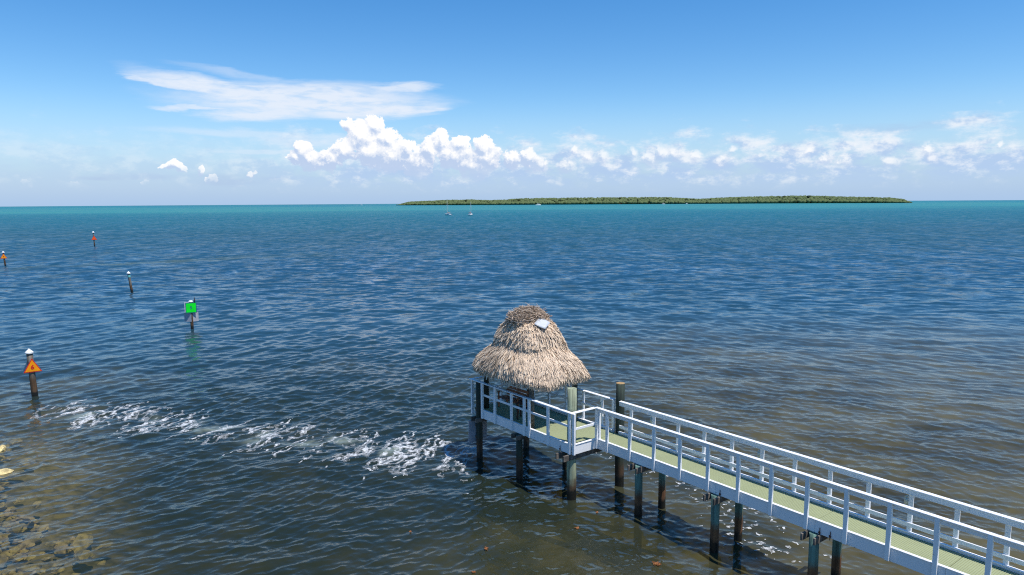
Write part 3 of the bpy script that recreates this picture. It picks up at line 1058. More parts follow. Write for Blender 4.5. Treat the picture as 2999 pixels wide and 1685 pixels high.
LOWER = [(1.02, 1.90), (1.03, 2.03), (1.005, 2.18), (0.945, 2.38), (0.825, 2.62), (0.70, 2.85), (0.59, 3.06), (0.49, 3.30), (0.41, 3.6)]
UPPER = [(0.635, 3.00), (0.625, 3.18), (0.59, 3.38), (0.54, 3.57), (0.475, 3.75), (0.39, 3.91), (0.29, 4.02), (0.17, 4.09), (0.02, 4.12)]
HX, HY = 2.30, 1.58


def roof_pt(a, t, prof):
    """a: angle array, t: 0 at the eave .. 1 at the top"""
    sc = np.interp(t, np.linspace(0, 1, len(prof)), [p_[0] for p_ in prof])
    zz_ = np.interp(t, np.linspace(0, 1, len(prof)), [p_[1] for p_ in prof])
    pw = 2 / (3.6 - 1.2 * t)
    ca, sa = np.cos(a), np.sin(a)
    ext = HX + 0.0
    # corners round off and the long side shrinks faster towards the peak
    hx = HX * (1 - 0.10 * (1 - sc))
    x_ = np.sign(ca) * np.abs(ca) ** pw * hx * sc
    y_ = np.sign(sa) * np.abs(sa) ** pw * HY * sc * (1 + 0.10 * (1 - sc))
    lump = 1 + 0.035 * (fbm(a * 2.2 + 9, t * 3, 3, int(prof[0][1] * 100)) - 0.5) * 2
    return np.stack([x_ * lump, y_ * lump, zz_ + 0.05 * np.sin(a * 5 + t * 3) * (1 - t)], -1)


def thatch(name, prof, count, seed, lmin, lmax, shag):
    g_ = np.random.default_rng(seed)
    # shell
    na_, nt_ = 72, 18
    aa, tt = np.meshgrid(np.linspace(0, 2 * np.pi, na_, endpoint=False), np.linspace(0, 1, nt_), indexing='ij')
    V = roof_pt(aa.ravel(), tt.ravel(), prof)
    V[:, :2] *= 0.985
    idx = np.arange(na_ * nt_).reshape(na_, nt_)
    a0, a1 = idx, np.roll(idx, -1, 0)
    F = np.stack([a0[:, :-1], a1[:, :-1], a1[:, 1:], a0[:, 1:]], -1).reshape(-1, 4)
    a_ = g_.random(count) * 2 * np.pi
    t_ = g_.random(count) ** 1.25
    # more strands where the perimeter is long
    P_ = roof_pt(a_, t_, prof)
    e = 0.02
    Pd = roof_pt(a_, np.clip(t_ - e, 0, 1), prof)
    Pu = roof_pt(a_, np.clip(t_ + e, 0, 1), prof)
    down = Pd - Pu
    down /= np.linalg.norm(down, axis=1)[:, None] + 1e-9
    Pr = roof_pt(a_ + 0.02, t_, prof)
    side = Pr - P_
    side /= np.linalg.norm(side, axis=1)[:, None] + 1e-9
    out_ = np.cross(side, -down)
    out_ /= np.linalg.norm(out_, axis=1)[:, None] + 1e-9
    out_ *= np.sign((out_[:, :2] * P_[:, :2]).sum(1) + 0.2 * out_[:, 2])[:, None]
    L_ = (lmin + (lmax - lmin) * g_.random(count))[:, None]
    wd = (0.014 + 0.020 * g_.random(count))[:, None]
    swing = (g_.normal(0, 0.16, count))[:, None]
    lift = (0.02 + shag * g_.random(count) ** 2)[:, None]
    dirv = down + side * swing + out_ * lift + np.array([0, 0, -0.18])
    dirv /= np.linalg.norm(dirv, axis=1)[:, None]
    off_ = (0.01 + 0.07 * g_.random(count) ** 2)[:, None]
    b0 = P_ - dirv * L_ * 0.35 + out_ * (off_ * 0.4)
    b1 = P_ + dirv * L_ * 0.65 + out_ * off_
    sv = side + out_ * g_.normal(0, 0.5, count)[:, None]
    q_ = np.stack([b0 - sv * wd, b0 + sv * wd, b1 + sv * wd * 0.35, b1 - sv * wd * 0.35], 1).reshape(-1, 3)
    Fb = np.arange(count * 4).reshape(-1, 4) + len(V)
    me_ = mesh_np(name, np.concatenate([V, q_]), np.concatenate([F, Fb]), THATCH)
    o_ = link(name, me_, hut)
    o_['kind'] = 'stuff'
    return o_


thatch('lower_thatch', LOWER, 30000, 5, 0.22, 0.48, 0.22)
thatch('upper_thatch', UPPER, 17000, 6, 0.20, 0.42, 0.42)

# nest of sticks on top
nest = empty('bird_nest', (*wxy(HC[0] - 0.05, HC[1] - 0.02), 6.18), TH)
tag(nest, 'large tangled stick nest heaped on top of the thatched roof', 'nest')
nv_, nf_ = [], []
ng = np.random.default_rng(9)
for i in range(1100):
    a_ = ng.random() * 2 * math.pi
    f = ng.random()
    rr_ = 0.82 * math.sqrt(f) * (1.0 if ng.random() < 0.8 else 1.08)
    hmax = 0.52 * (1 - (rr_ / 0.95) ** 2.6) + 0.03
    z_ = hmax * (0.2 + 0.9 * ng.random() ** 0.5) - 0.10
    c_ = Vector((rr_ * math.cos(a_), rr_ * math.sin(a_), z_))
    tang = Vector((-math.sin(a_), math.cos(a_), 0))
    d_ = (tang * ng.normal(1, 0.4) + Vector((math.cos(a_), math.sin(a_), 0)) * ng.normal(0.1, 0.55) + Vector((0, 0, ng.normal(-0.05, 0.28)))).normalized()
    L_ = ng.uniform(0.16, 0.60)
    r0 = ng.uniform(0.007, 0.019)
    k = d_.orthogonal().normalized()
    k2 = d_.cross(k)
    b = len(nv_)
    for sgn in (-1, 1):
        for j in range(3):
            an = 2 * math.pi * j / 3
            nv_.append(c_ + d_ * (sgn * L_ / 2) + (k * math.cos(an) + k2 * math.sin(an)) * r0 * (1 if sgn < 0 else 0.6))
    for j in range(3):
        nf_.append((b + j, b + (j + 1) % 3, b + 3 + (j + 1) % 3, b + 3 + j))
o_ = link('sticks', mesh_np('sticks', [tuple(v) for v in nv_], nf_, STICK), nest)
o_['kind'] = 'stuff'
bm = bmesh.new()
bmesh.ops.create_icosphere(bm, subdivisions=3, radius=1)
for v in bm.verts:
    v.co = Vector((v.co.x * 0.72, v.co.y * 0.68, max(v.co.z, -0.15) * 0.30)) * (1 + random.uniform(-0.06, 0.06))
link('mound', bm_mesh('mound', bm, plain_mat('nest_litter', (0.34, 0.26, 0.19), 0.9, 0.4, 9, bump=0.03)), nest)
PALEWOOD = plain_mat('bleached_branch', (0.40, 0.33, 0.27), 0.8, 0.25, 8)
for (x_, y_, z_, ax, ay, az_, L_, r_) in ((0.25, -0.72, -0.02, .75, .55, .05, .62, .026), (0.62, -0.55, 0.04, .6, .7, .12, .55, .03), (0.80, -0.05, 0.10, .7, .55, .05, .45, .034),
                                         (-0.35, -0.80, 0.05, .9, -.3, .3, .5, .018), (0.02, -0.86, -0.03, .2, -.3, -.9, .34, .02), (0.78, 0.30, 0.0, .8, .4, -.1, .5, .03),
                                         (-0.7, -0.3, 0.1, .3, .8, .2, .5, .016), (0.45, -0.78, -0.05, .85, .3, .0, .4, .028)):
    d_ = Vector((ax, ay, az_)).normalized() * L_
    bm = bmesh.new()
    add_tube(bm, -d_ / 2, d_ / 2, r_, r_ * 0.75, 7)
    link('branch', bm_mesh('branch', bm, PALEWOOD, True), nest, (x_, y_, z_))

# pale sheet lying on the thatch below the nest
bm = bmesh.new()
add_box(bm, (0, 0, 0), (0.50, 0.50, 0.012))
bmesh.ops.subdivide_edges(bm, edges=bm.edges[:], cuts=3, use_grid_fill=True)
for v in bm.verts:
    v.co.z += 0.03 * math.sin(v.co.x * 6 + v.co.y * 4)
sh_ = link('tarp_sheet', bm_mesh('tarp_sheet', bm, plain_mat('pale_grey_sheet', (0.52, 0.535, 0.55), 0.5, 0.06, 6), True), None, (*wxy(HC[0] + 1.00, HC[1] - 0.14), 6.13))
sh_.rotation_euler = (R(24), R(26), R(-18))
tag(sh_, 'square pale grey sheet lying on the thatch just below the nest', 'sheet')

# ------------------------------------------------------------------ seats under the roof
def seat_thing(name, label, cat, s, n_, rz, width, mat, slats):
    r_ = empty(name, (*wxy(s, n_), ZD), TH + rz)
    tag(r_, label, cat)
    for k_ in range(4):
        link('seat_slat', box_mesh('seat_slat', (width, 0.10, 0.022), mat, 0.004), r_, (0, -0.20 + 0.125 * k_, 0.43))
    for k_ in range(slats):
        o2 = link('back_slat', box_mesh('back_slat', (width, 0.024, 0.115), mat, 0.004), r_, (0, 0.28 + 0.03 * k_, 0.53 + 0.135 * k_), (R(-13), 0, 0))
    lg_ = box_mesh('leg', (0.06, 0.06, 0.43), mat, 0.004)
    for sx2 in (-1, 1):
        for sy2 in (-0.2, 0.24):
            link('leg', lg_, r_, (sx2 * (width / 2 - 0.05), sy2, 0.215))
        link('armrest', box_mesh('armrest', (0.08, 0.55, 0.028), mat, 0.006), r_, (sx2 * (width / 2 - 0.03), 0.03, 0.66))
        link('arm_support', box_mesh('arm_support', (0.05, 0.05, 0.22), mat, 0.004), r_, (sx2 * (width / 2 - 0.05), -0.2, 0.54))
    return r_


seat_thing('wooden_bench', 'red brown slatted bench in the shade at the outer end of the hut', 'bench', -23.45, 17.95, 0.0, 1.45, WOODRED, 3)
seat_thing('wooden_armchair', 'dark brown wooden armchair behind the railing under the thatch', 'chair', -22.05, 17.55, R(35), 0.62, WOODDARK, 3)

# square board with its back to us on the outer corner pile
bd_ = empty('notice_board', (*wxy(-24.46, 16.86), 0.7), TH)
tag(bd_, 'plain grey square board seen from behind on the outer corner pile', 'board')
link('panel', box_mesh('panel', (0.03, 0.95, 1.0), GREYBOARD, 0.004), bd_, (0, 0, 0.5))
for z_ in (0.25, 0.75):
    link('batten', box_mesh('batten', (0.05, 0.30, 0.08), TIMBER, 0.004), bd_, (0.042, 0, z_))

# ------------------------------------------------------------------ channel markers
TXT = {}


def numeral(ch, size, mat, parent, loc, rot):
    cu = bpy.data.curves.new('numeral', 'FONT')
    cu.body = ch
    cu.size = size
    cu.align_x = 'CENTER'
    cu.align_y = 'CENTER'
    cu.extrude = 0.004
    cu.offset = size * 0.03
    cu.materials.append(mat)
    tmp = bpy.data.objects.new('numeral_outline', cu)
    COL.objects.link(tmp)
    bpy.context.view_layer.update()
    me_ = bpy.data.meshes.new_from_object(tmp)
    bpy.data.objects.remove(tmp)
    if not me_.materials:
        me_.materials.append(mat)
    o2 = link('numeral', me_, parent)
    o2.location = loc
    o2.rotation_euler = rot
    return o2


def tri_mesh(name, wdt, hgt, thick, mat, drop=0.0):
    bm = bmesh.new()
    pts = [(-wdt / 2, 0), (wdt / 2, 0), (0, hgt)]
    a_ = [bm.verts.new((x_, -thick / 2, z_)) for x_, z_ in pts]
    b_ = [bm.verts.new((x_, thick / 2, z_)) for x_, z_ in pts]
    bm.faces.new(a_)
    bm.faces.new(b_[::-1])
    for i in range(3):
        j = (i + 1) % 3
        bm.faces.new((a_[i], a_[j], b_[j], b_[i]))
    return bm_mesh(name, bm, mat)


def cone_cap(parent, loc, r_, h_, flat=False):
    bm = bmesh.new()
    add_tube(bm, (0, 0, 0), (0, 0, h_ * 0.28), r_, r_, 18)
    add_tube(bm, (0, 0, h_ * 0.28), (0, 0, h_), r_, r_ * (0.7 if flat else 0.04), 18)
    return link('cap', bm_mesh('cap', bm, CAPWHITE), parent, loc)


def face_cam(x_, y_):
    return math.atan2(-x_, y_) * 1.0 + 0.0          # local -y looks back to the origin


def marker(x_, y_, ztop, r_, mat, label, lean=(0, 0), cap=(0.21, 0.27, False), cat='channel marker'):
    rt_ = empty('channel_marker', (x_, y_, 0), face_cam(x_, y_))
    tag(rt_, label, cat, 'channel markers')
    link('pile', pile_mesh('pile', -2.2, ztop - 0.05, r_, mat, lean), rt_)
    if cap:
        cone_cap(rt_, (lean[0] * ztop, lean[1] * ztop, ztop - 0.12), *cap)
    return rt_


def tri_sign(rt_, z0, wdt, hgt, yo, ch, facem, yaw=0.0, xo=0.0):
    e = link('sign_board', tri_mesh('sign_board', wdt, hgt, 0.02, RED), rt_, (xo, yo, z0), (0, 0, yaw))
    k = 0.84
    link('sign_face', tri_mesh('sign_face', wdt * k, hgt * k, 0.012, facem), e, (0, -0.012, hgt * (1 - k) * 0.33))
    if ch:
        numeral(ch, hgt * 0.42, RED, e, (0, -0.024, hgt * 0.36), (R(90), 0, 0))
    return e


m6 = marker(-27.6, 40.0, 2.62, 0.165, PILE_GREY, 'white capped pile with orange triangle sign numbered 6', lean=(-0.035, 0.0))
tri_sign(m6, 1.42, 0.90, 0.80, -0.20, '6', ORANGE, R(3))
link('rear_board', tri_mesh('rear_board', 0.85, 0.75, 0.02, GREYBOARD), m6, (-0.16, 0.14, 1.45), (0, 0, R(-48)))

m5 = marker(-28.1, 61.5, 2.52, 0.125, PILE_GREY, 'pile with green square sign numbered 5 above two grey boards', cap=(0.19, 0.12, True))
e = link('sign_board', box_mesh('sign_board', (0.90, 0.02, 0.92), TEAL, 0.0), m5, (0, -0.17, 1.90), (0, 0, R(5)))
link('sign_face', box_mesh('sign_face', (0.77, 0.012, 0.79), GREEN, 0.0), e, (0, -0.012, 0))
numeral('5', 0.36, TEAL, e, (0, -0.022, 0), (R(90), 0, 0))
link('rear_board', box_mesh('rear_board', (0.9, 0.02, 0.92), CAPWHITE, 0.0), m5, (-0.10, 0.17, 1.92), (0, 0, R(-24)))
link('lower_board', box_mesh('lower_board', (0.64, 0.02, 0.80), GREYBOARD, 0.0), m5, (-0.30, 0.02, 1.06), (0, 0, R(-30)))
link('lower_board', box_mesh('lower_board', (0.56, 0.02, 0.82), plain_mat('pale_board', (0.42, 0.41, 0.43), 0.6, 0.1, 4), 0.0), m5, (0.30, 0.05, 1.06), (0, 0, R(24)))

plainm = marker(-47.4, 87.9, 2.55, 0.15, PILE_GREY, 'leaning plain pile with white cone cap and teal band', lean=(-0.09, 0.0), cap=(0.22, 0.30, False), cat='marker pile')
bm = bmesh.new()
add_tube(bm, (0, 0, -0.14), (-0.02, 0, 0.14), 0.165, 0.165, 16)
link('band', bm_mesh('band', bm, TEALBAND), plainm, (-0.09 * 2.12, 0, 2.12))

red_ = marker(-109.6, 186.7, 3.75, 0.15, PILE_GREY, 'small distant pile with red triangle sign farthest out', lean=(-0.03, 0.0), cap=(0.30, 0.42, False))
tri_sign(red_, 1.75, 1.30, 1.15, -0.25, '', REDORANGE)
lft = marker(-91.9, 128.5, 2.55, 0.14, PILE_GREY, 'small orange triangle sign on a pile at the left edge', lean=(-0.06, 0.0), cap=(0.24, 0.26, False))
tri_sign(lft, 1.38, 1.05, 0.90, -0.22, '4', ORANGE, 0.0, -0.14)

# small bird perched on the board of marker 5
_a = face_cam(-28.1, 61.5)
brd = empty('perched_bird', (-28.1 + 0.31 * math.cos(_a) + 0.15 * math.sin(_a), 61.5 + 0.31 * math.sin(_a) - 0.15 * math.cos(_a), 2.36), _a)
tag(brd, 'small dark bird perched upright on top of the green number board', 'bird')
bm = bmesh.new()
prof = [(0, 0.10), (0.012, 0.045), (0.055, 0.07), (0.075, 0.14), (0.07, 0.22), (0.045, 0.29), (0.032, 0.33), (0.042, 0.37), (0.04, 0.41), (0.015, 0.435)]
for i, (r_, z_) in enumerate(prof[1:]):
    pass
rings = []
for i, (r_, z_) in enumerate(prof[1:]):
    yo = -0.02 * math.sin(i * 0.6) + (-0.02 if i > 5 else 0)
    rings.append([bm.verts.new((r_ * 0.85 * math.cos(a_ * math.pi / 4), yo + r_ * 1.1 * math.sin(a_ * math.pi / 4), z_)) for a_ in range(8)])
for i in range(len(rings) - 1):
    for j in range(8):
        bm.faces.new((rings[i][j], rings[i][(j + 1) % 8], rings[i + 1][(j + 1) % 8], rings[i + 1][j]))
bm.faces.new(rings[0][::-1]); bm.faces.new(rings[-1])
add_tube(bm, (0, -0.05, 0.39), (0, -0.14, 0.37), 0.014, 0.002, 6)          # beak
add_tube(bm, (0, 0.05, 0.10), (0, 0.14, -0.06), 0.035, 0.02, 6)            # tail
add_tube(bm, (-0.025, -0.01, 0.06), (-0.025, -0.01, 0.0), 0.008, 0.008, 5)
add_tube(bm, (0.025, -0.01, 0.06), (0.025, -0.01, 0.0), 0.008, 0.008, 5)
link('body', bm_mesh('body', bm, plain_mat('dark_plumage', (0.035, 0.03, 0.03), 0.7, 0.3, 15), True), brd)

# ------------------------------------------------------------------ island with its mangroves
def far_pt(az_px, dist):
    x_ = (az_px - 1499.5) / 2080.
    y_ = 1.0
    k = dist / math.hypot(x_, y_)
    return x_ * k, y_ * k


FRONT = [(1165, 2960, 1), (1200, 2900, 15), (1250, 2850, 18), (1310, 2780, 21), (1380, 2720, 22), (1440, 2680, 19), (1466, 2660, 20), (1543, 2620, 25), (1700, 2610, 26), (1870, 2600, 26),
         (1960, 2600, 25), (2045, 2600, 18), (2100, 2600, 22), (2143, 2600, 24), (2250, 2600, 26), (2360, 2590, 27), (2469, 2570, 22), (2599, 2540, 18), (2640, 2535, 12), (2664, 2530, 2)]
fpx = np.array([f_[0] for f_ in FRONT], float)
pxs = np.linspace(1165, 2664, 320)
dist_ = np.interp(pxs, fpx, [f_[1] for f_ in FRONT])
hgt_ = np.interp(pxs, fpx, [f_[2] for f_ in FRONT])
curv = lambda d: -d * d / (2 * EARTH)
iv, fi = [], []
for i, p_ in enumerate(pxs):
    for k_, dd in enumerate((0, 12, 90, 190, 205)):
        taper = min(1, (p_ - 1165) / 60, (2664 - p_) / 40) if 0 < i < len(pxs) - 1 else 0.03
        x_, y_ = far_pt(p_, dist_[i] + dd * taper + 3 * math.sin(p_ * 0.11))
        iv.append((x_, y_, curv(dist_[i]) + (-0.8, 0.9, 2.2, 0.9, -0.8)[k_]))
for i in range(len(pxs) - 1):
    for k_ in range(4):
        b = i * 5 + k_
        fi.append((b, b + 5, b + 6, b + 1))
isl = link('island', mesh_np('island', iv, fi, plain_mat('island_mud', (0.05, 0.045, 0.035), 0.9, 0.3, 0.05), True))
tag(isl, kind='structure')

ig = np.random.default_rng(21)
bm = bmesh.new()
bmesh.ops.create_icosphere(bm, subdivisions=2, radius=1)
ico_v = np.array([v.co[:] for v in bm.verts])
ico_f = np.array([[v.index for v in f_.verts] for f_ in bm.faces])
bm.free()
mv, mf = [], []
ncr = 4200
for i in range(ncr):
    p_ = 1166 + 1497 * ig.random()
    f = ig.random() ** 1.6
    taper = min(1, (p_ - 1160) / 70, (2668 - p_) / 50)
    d_ = np.interp(p_, pxs, dist_) + f * 190 * taper
    top = np.interp(p_, pxs, hgt_) * (0.42 + 0.58 * min(1, f * 2.4)) * ig.uniform(0.86, 1.03)
    top = max(top, 3.0)
    rx_ = ig.uniform(4.0, 8.0) * (0.6 if taper < 0.6 else 1)
    hz = min(top * 0.5, ig.uniform(5, 9))
    x_, y_ = far_pt(p_, d_)
    V = ico_v * np.array([rx_, rx_, hz])
    V = V * (1 + 0.15 * (ig.random((len(V), 1)) - 0.5) * 2)
    V += np.array([x_, y_, curv(d_) + top - hz])
    mf.append(ico_f + len(ico_v) * i)
    mv.append(V)
wood = link('mangrove_wood', mesh_np('mangrove_wood', np.concatenate(mv), np.concatenate(mf), FOLIAGE, smooth=True))
tag(wood, 'low dense green mangrove wood covering the long island on the horizon', None, None, 'stuff')
# dark stems and prop roots along the water's edge
bm = bmesh.new()
for i in range(700):
    p_ = 1168 + 1493 * ig.random()
    d_ = np.interp(p_, pxs, dist_) + ig.uniform(-2, 14)
    x_, y_ = far_pt(p_, d_)
    z_ = curv(d_)
    add_tube(bm, (x_, y_, z_ - 1), (x_ + ig.uniform(-1, 1), y_ + ig.uniform(0, 2), z_ + ig.uniform(2.5, 5)), 0.35, 0.2, 5, cap=False)
roots = link('mangrove_roots', bm_mesh('mangrove_roots', bm, plain_mat('mangrove_bark', (0.045, 0.038, 0.032), 0.9, 0.3, 0.3)))
tag(roots, 'dark mangrove stems and roots lining the edge of the long island', None, None, 'stuff')

# ------------------------------------------------------------------ boats
HULLW = plain_mat('white_hull', (0.80, 0.80, 0.78), 0.35, 0.03, 0.5)
HULLD = plain_mat('dark_hull', (0.03, 0.02, 0.03), 0.4, 0.1, 0.5)
CANVAS = plain_mat('tan_canvas', (0.55, 0.33, 0.22), 0.8, 0.1, 0.5)
MASTM = plain_mat('pale_mast', (0.70, 0.68, 0.60), 0.5, 0.05, 0.5)
GLASSD = plain_mat('dark_window', (0.03, 0.035, 0.04), 0.15, 0.1, 0.5)
REDP = plain_mat('red_canvas', (0.35, 0.05, 0.04), 0.8, 0.1, 0.5)
GREYR = plain_mat('grey_rubber', (0.40, 0.41, 0.43), 0.6, 0.1, 0.5)


def hull_mesh(name, L_, B_, H_, draft, mat, stern=0.75):
    bm = bmesh.new()
    k = 10
    rings = []
    for i in range(k):
        f = i / (k - 1)
        wdt = B_ / 2 * (stern + (1 - stern) * min(1, f * 3)) * (1 - max(0, (f - 0.45) / 0.55) ** 2.2) + 0.02
        sheer = H_ * (1 + 0.25 * max(0, f - 0.3))
        x_ = -L_ / 2 + f * L_
        rings.append([bm.verts.new((x_ - 0.06 * L_ * (f > 0.8) * 0, yy, zz_)) for yy, zz_ in
                      ((-wdt, sheer), (-wdt * 0.93, 0.0), (-wdt * 0.45, -draft), (wdt * 0.45, -draft), (wdt * 0.93, 0.0), (wdt, sheer))])
    for i in range(k - 1):
        for j in range(5):
            bm.faces.new((rings[i][j], rings[i + 1][j], rings[i + 1][j + 1], rings[i][j + 1]))
        bm.faces.new((rings[i][0], rings[i][5], rings[i + 1][5], rings[i + 1][0]))
    bm.faces.new(rings[0]); bm.faces.new(rings[-1][::-1])
    return bm_mesh(name, bm, mat)


def boat_root(name, x_, y_, yaw, label, cat, group=None):
    d_ = math.hypot(x_, y_)
    r_ = empty(name, (x_, y_, curv(d_)), yaw)
    tag(r_, label, cat, group)
    return r_


def sailboat(x_, y_, yaw, L_, mast, label, hull=HULLW, stripe=None, canvas=None, boom=True, mast2=0):
    r_ = boat_root('sailboat', x_, y_, yaw, label, 'sailboat', 'sailboats at anchor off the island')
    h_ = link('hull', hull_mesh('hull', L_, L_ * 0.33, L_ * 0.115, 0.4, hull), r_)
    if stripe:
        link('boot_stripe', hull_mesh('boot_stripe', L_ * 1.003, L_ * 0.336, L_ * 0.045, 0.38, stripe), r_, (0, 0, 0.0))
    bm = bmesh.new()
    add_box(bm, (0, 0, 0), (L_ * 0.36, L_ * 0.20, 0.55), bev=0.12)
    c_ = link('cabin', bm_mesh('cabin', bm, HULLW), r_, (L_ * 0.06, 0, L_ * 0.115 + 0.28))
    for sg in (-1, 1):
        link('window', box_mesh('window', (L_ * 0.22, 0.02, 0.2), GLASSD, 0), c_, (0, sg * (L_ * 0.10 + 0.005), 0.06))
    bm = bmesh.new()
    add_tube(bm, (0, 0, 0), (0, 0, mast), 0.13, 0.10, 8)
    add_tube(bm, (0, -L_ * 0.08, mast * 0.6), (0, L_ * 0.08, mast * 0.6), 0.04, 0.04, 6)
    link('mast', bm_mesh('mast', bm, MASTM), r_, (L_ * 0.1, 0, L_ * 0.11))
    if mast2:
        bm = bmesh.new()
        add_tube(bm, (0, 0, 0), (0, 0, mast2), 0.10, 0.06, 8)
        link('mast', bm_mesh('mast', bm, MASTM), r_, (-L_ * 0.33, 0, L_ * 0.11))
    bm = bmesh.new()
    add_tube(bm, (L_ * 0.08, 0, L_ * 0.115 + 1.3), (-L_ * 0.32, 0, L_ * 0.115 + 1.35), 0.16, 0.10, 8)
    link('boom', bm_mesh('boom', bm, canvas or HULLW), r_)
    if canvas:
        bm = bmesh.new()
        add_box(bm, (0, 0, 0), (L_ * 0.22, L_ * 0.25, 0.12), bev=0.04)
        for sx2 in (-1, 1):
            for sy2 in (-1, 1):
                add_tube(bm, (sx2 * L_ * 0.1, sy2 * L_ * 0.11, 0), (sx2 * L_ * 0.1, sy2 * L_ * 0.11, -1.1), 0.03, 0.03, 5)
        link('awning', bm_mesh('awning', bm, canvas), r_, (-L_ * 0.22, 0, L_ * 0.115 + 1.35))
    for (xa, xb) in ((L_ * 0.1, L_ * 0.49), (L_ * 0.1, -L_ * 0.48)):
        bm = bmesh.new()
        add_tube(bm, (xa, 0, mast * 0.97 + L_ * 0.11), (xb, 0, L_ * 0.13), 0.02, 0.02, 4)
        link('stay', bm_mesh('stay', bm, MASTM), r_)
    return r_


sailboat(-54.6, 611, R(125), 8.5, 12.6, 'white sailboat with tan awning and tall mast anchored beside a dinghy', stripe=HULLD, canvas=CANVAS)
sailboat(-34.3, 598, R(70), 7.5, 10.5, 'small sailboat with short mast and red cloth right of the dinghy', canvas=REDP, stripe=HULLD)
sailboat(512, 2409, R(20), 12, 15, 'white sailboat under the island just past its middle', mast2=0)
sailboat(820, 2585, R(15), 14, 17, 'white two masted sailboat close under the right part of the island', mast2=11)
dg = boat_root('dinghy', -51.9, 604.5, R(150), 'grey rubber dinghy floating beside the tall masted sailboat', 'dinghy')
link('hull', hull_mesh('hull', 3.2, 1.7, 0.5, 0.2, GREYR), dg)
bm = bmesh.new(); add_box(bm, (0, 0, 0), (0.35, 0.3, 0.7), bev=0.05)
link('outboard', bm_mesh('outboard', bm, HULLD), dg, (-1.7, 0, 0.55))
link('thwart', box_mesh('thwart', (0.3, 1.3, 0.06), HULLW, 0), dg, (0.2, 0, 0.53))


def motorboat(x_, y_, yaw, L_, label, tower=True):
    r_ = boat_root('motorboat', x_, y_, yaw, label, 'motorboat', 'motorboats off the island')
    link('hull', hull_mesh('hull', L_, L_ * 0.33, L_ * 0.13, 0.5, HULLW, 0.9), r_)
    bm = bmesh.new()
    add_box(bm, (0, 0, 0), (L_ * 0.42, L_ * 0.24, L_ * 0.13), bev=0.2)
    c_ = link('cabin', bm_mesh('cabin', bm, HULLW), r_, (L_ * 0.05, 0, L_ * 0.19))
    for sg in (-1, 1):
        link('window', box_mesh('window', (L_ * 0.3, 0.03, L_ * 0.05), GLASSD, 0), c_, (0, sg * (L_ * 0.12 + 0.01), L_ * 0.02))
    if tower:
        bm = bmesh.new()
        add_box(bm, (0, 0, 0), (L_ * 0.2, L_ * 0.2, 0.1), bev=0.03)
        for sx2 in (-1, 1):
            for sy2 in (-1, 1):
                add_tube(bm, (sx2 * L_ * 0.09, sy2 * L_ * 0.09, 0), (sx2 * L_ * 0.1, sy2 * L_ * 0.1, -L_ * 0.16), 0.05, 0.05, 5)
        add_tube(bm, (0, 0, 0), (-0.3, 0, L_ * 0.16), 0.07, 0.04, 6)
        link('tower', bm_mesh('tower', bm, HULLW), r_, (-L_ * 0.06, 0, L_ * 0.40))
    return r_


motorboat(84, 2245, R(10), 17, 'white motor yacht with flybridge in front of the left part of the island')
motorboat(-715, 3405, R(-8), 12, 'speeding white motorboat left of the island trailing a wake', False)
motorboat(598, 2440, R(30), 9, 'small white motorboat under the dip in the island ridge')
motorboat(1040, 2760 - 190, R(20), 8, 'small white motorboat under the right hand end of the island', False)
wv, wf = [], []
for i in range(60):
    f = i / 59
    for k_ in (-1, 1):
        wv.append((-722 - 30 * f, 3407 + 3 * f + k_ * (1.2 + 4.0 * f) + random.uniform(-0.4, 0.4), curv(3480) + 0.6 + random.uniform(0, 0.6) * (1 - 0.5 * f)))
for i in range(59):
    wf.append((2 * i, 2 * i + 1, 2 * i + 3, 2 * i + 2))
tag(link('boat_wake', mesh_np('boat_wake', wv, wf, FOAM)), 'white wake streaming behind the speeding motorboat left of the island', None, None, 'stuff')

# ------------------------------------------------------------------ rocks along the shore at the left
ROCK = plain_mat('pale_limestone', (0.66, 0.51, 0.32), 0.85, 0.45, 3.0, bump=0.05)
ROCKY = plain_mat('yellow_algae_rock', (0.66, 0.52, 0.24), 0.85, 0.5, 3.5, bump=0.05)
rock_meshes = []
rg = np.random.default_rng(4)
for k_ in range(10):
    bm = bmesh.new()
    bmesh.ops.create_icosphere(bm, subdivisions=2, radius=1)
    ph = rg.random(6) * 6
    for v in bm.verts:
        c_ = v.co
        n_ = 0.22 * math.sin(2.3 * c_.x + ph[0]) * math.sin(2.1 * c_.y + ph[1]) + 0.16 * math.sin(4.1 * c_.y + ph[2] + 2 * c_.z) + 0.12 * math.sin(6.3 * c_.x + ph[3]) * math.sin(5.7 * c_.z + ph[4])
        v.co = c_ * (1 + n_ + 0.10 * math.sin(11 * c_.x + ph[5]) * math.sin(9 * c_.y + ph[0]) + rg.normal(0, 0.085))
        v.co.z *= 0.55
    rock_meshes.append(bm_mesh('rock', bm, ROCK if k_ % 3 == 1 else ROCKY))


def ground_pt(px, py, z):
    x, y = px - 1499.5, 842.5 - py
    c, s_ = math.cos(ROLL), math.sin(ROLL)
    x, y = x * c + y * s_, -x * s_ + y * c
    v = rt * (x / 2080.) + up * (y / 2080.) + fwd
    t_ = (z - CAM_H) / v.z
    return v.x * t_, v.y * t_


def rock(x_, y_, z_, r_, label, group, sx=1.0):
    o2 = link('rock', rock_meshes[rg.integers(10)], None, (x_, y_, z_), (rg.normal(0, 0.15), rg.normal(0, 0.15), rg.random() * 6.28))
    o2.scale = (r_ * sx, r_, r_ * rg.uniform(0.7, 1.05))
    tag(o2, label, 'rock', group)
    return o2


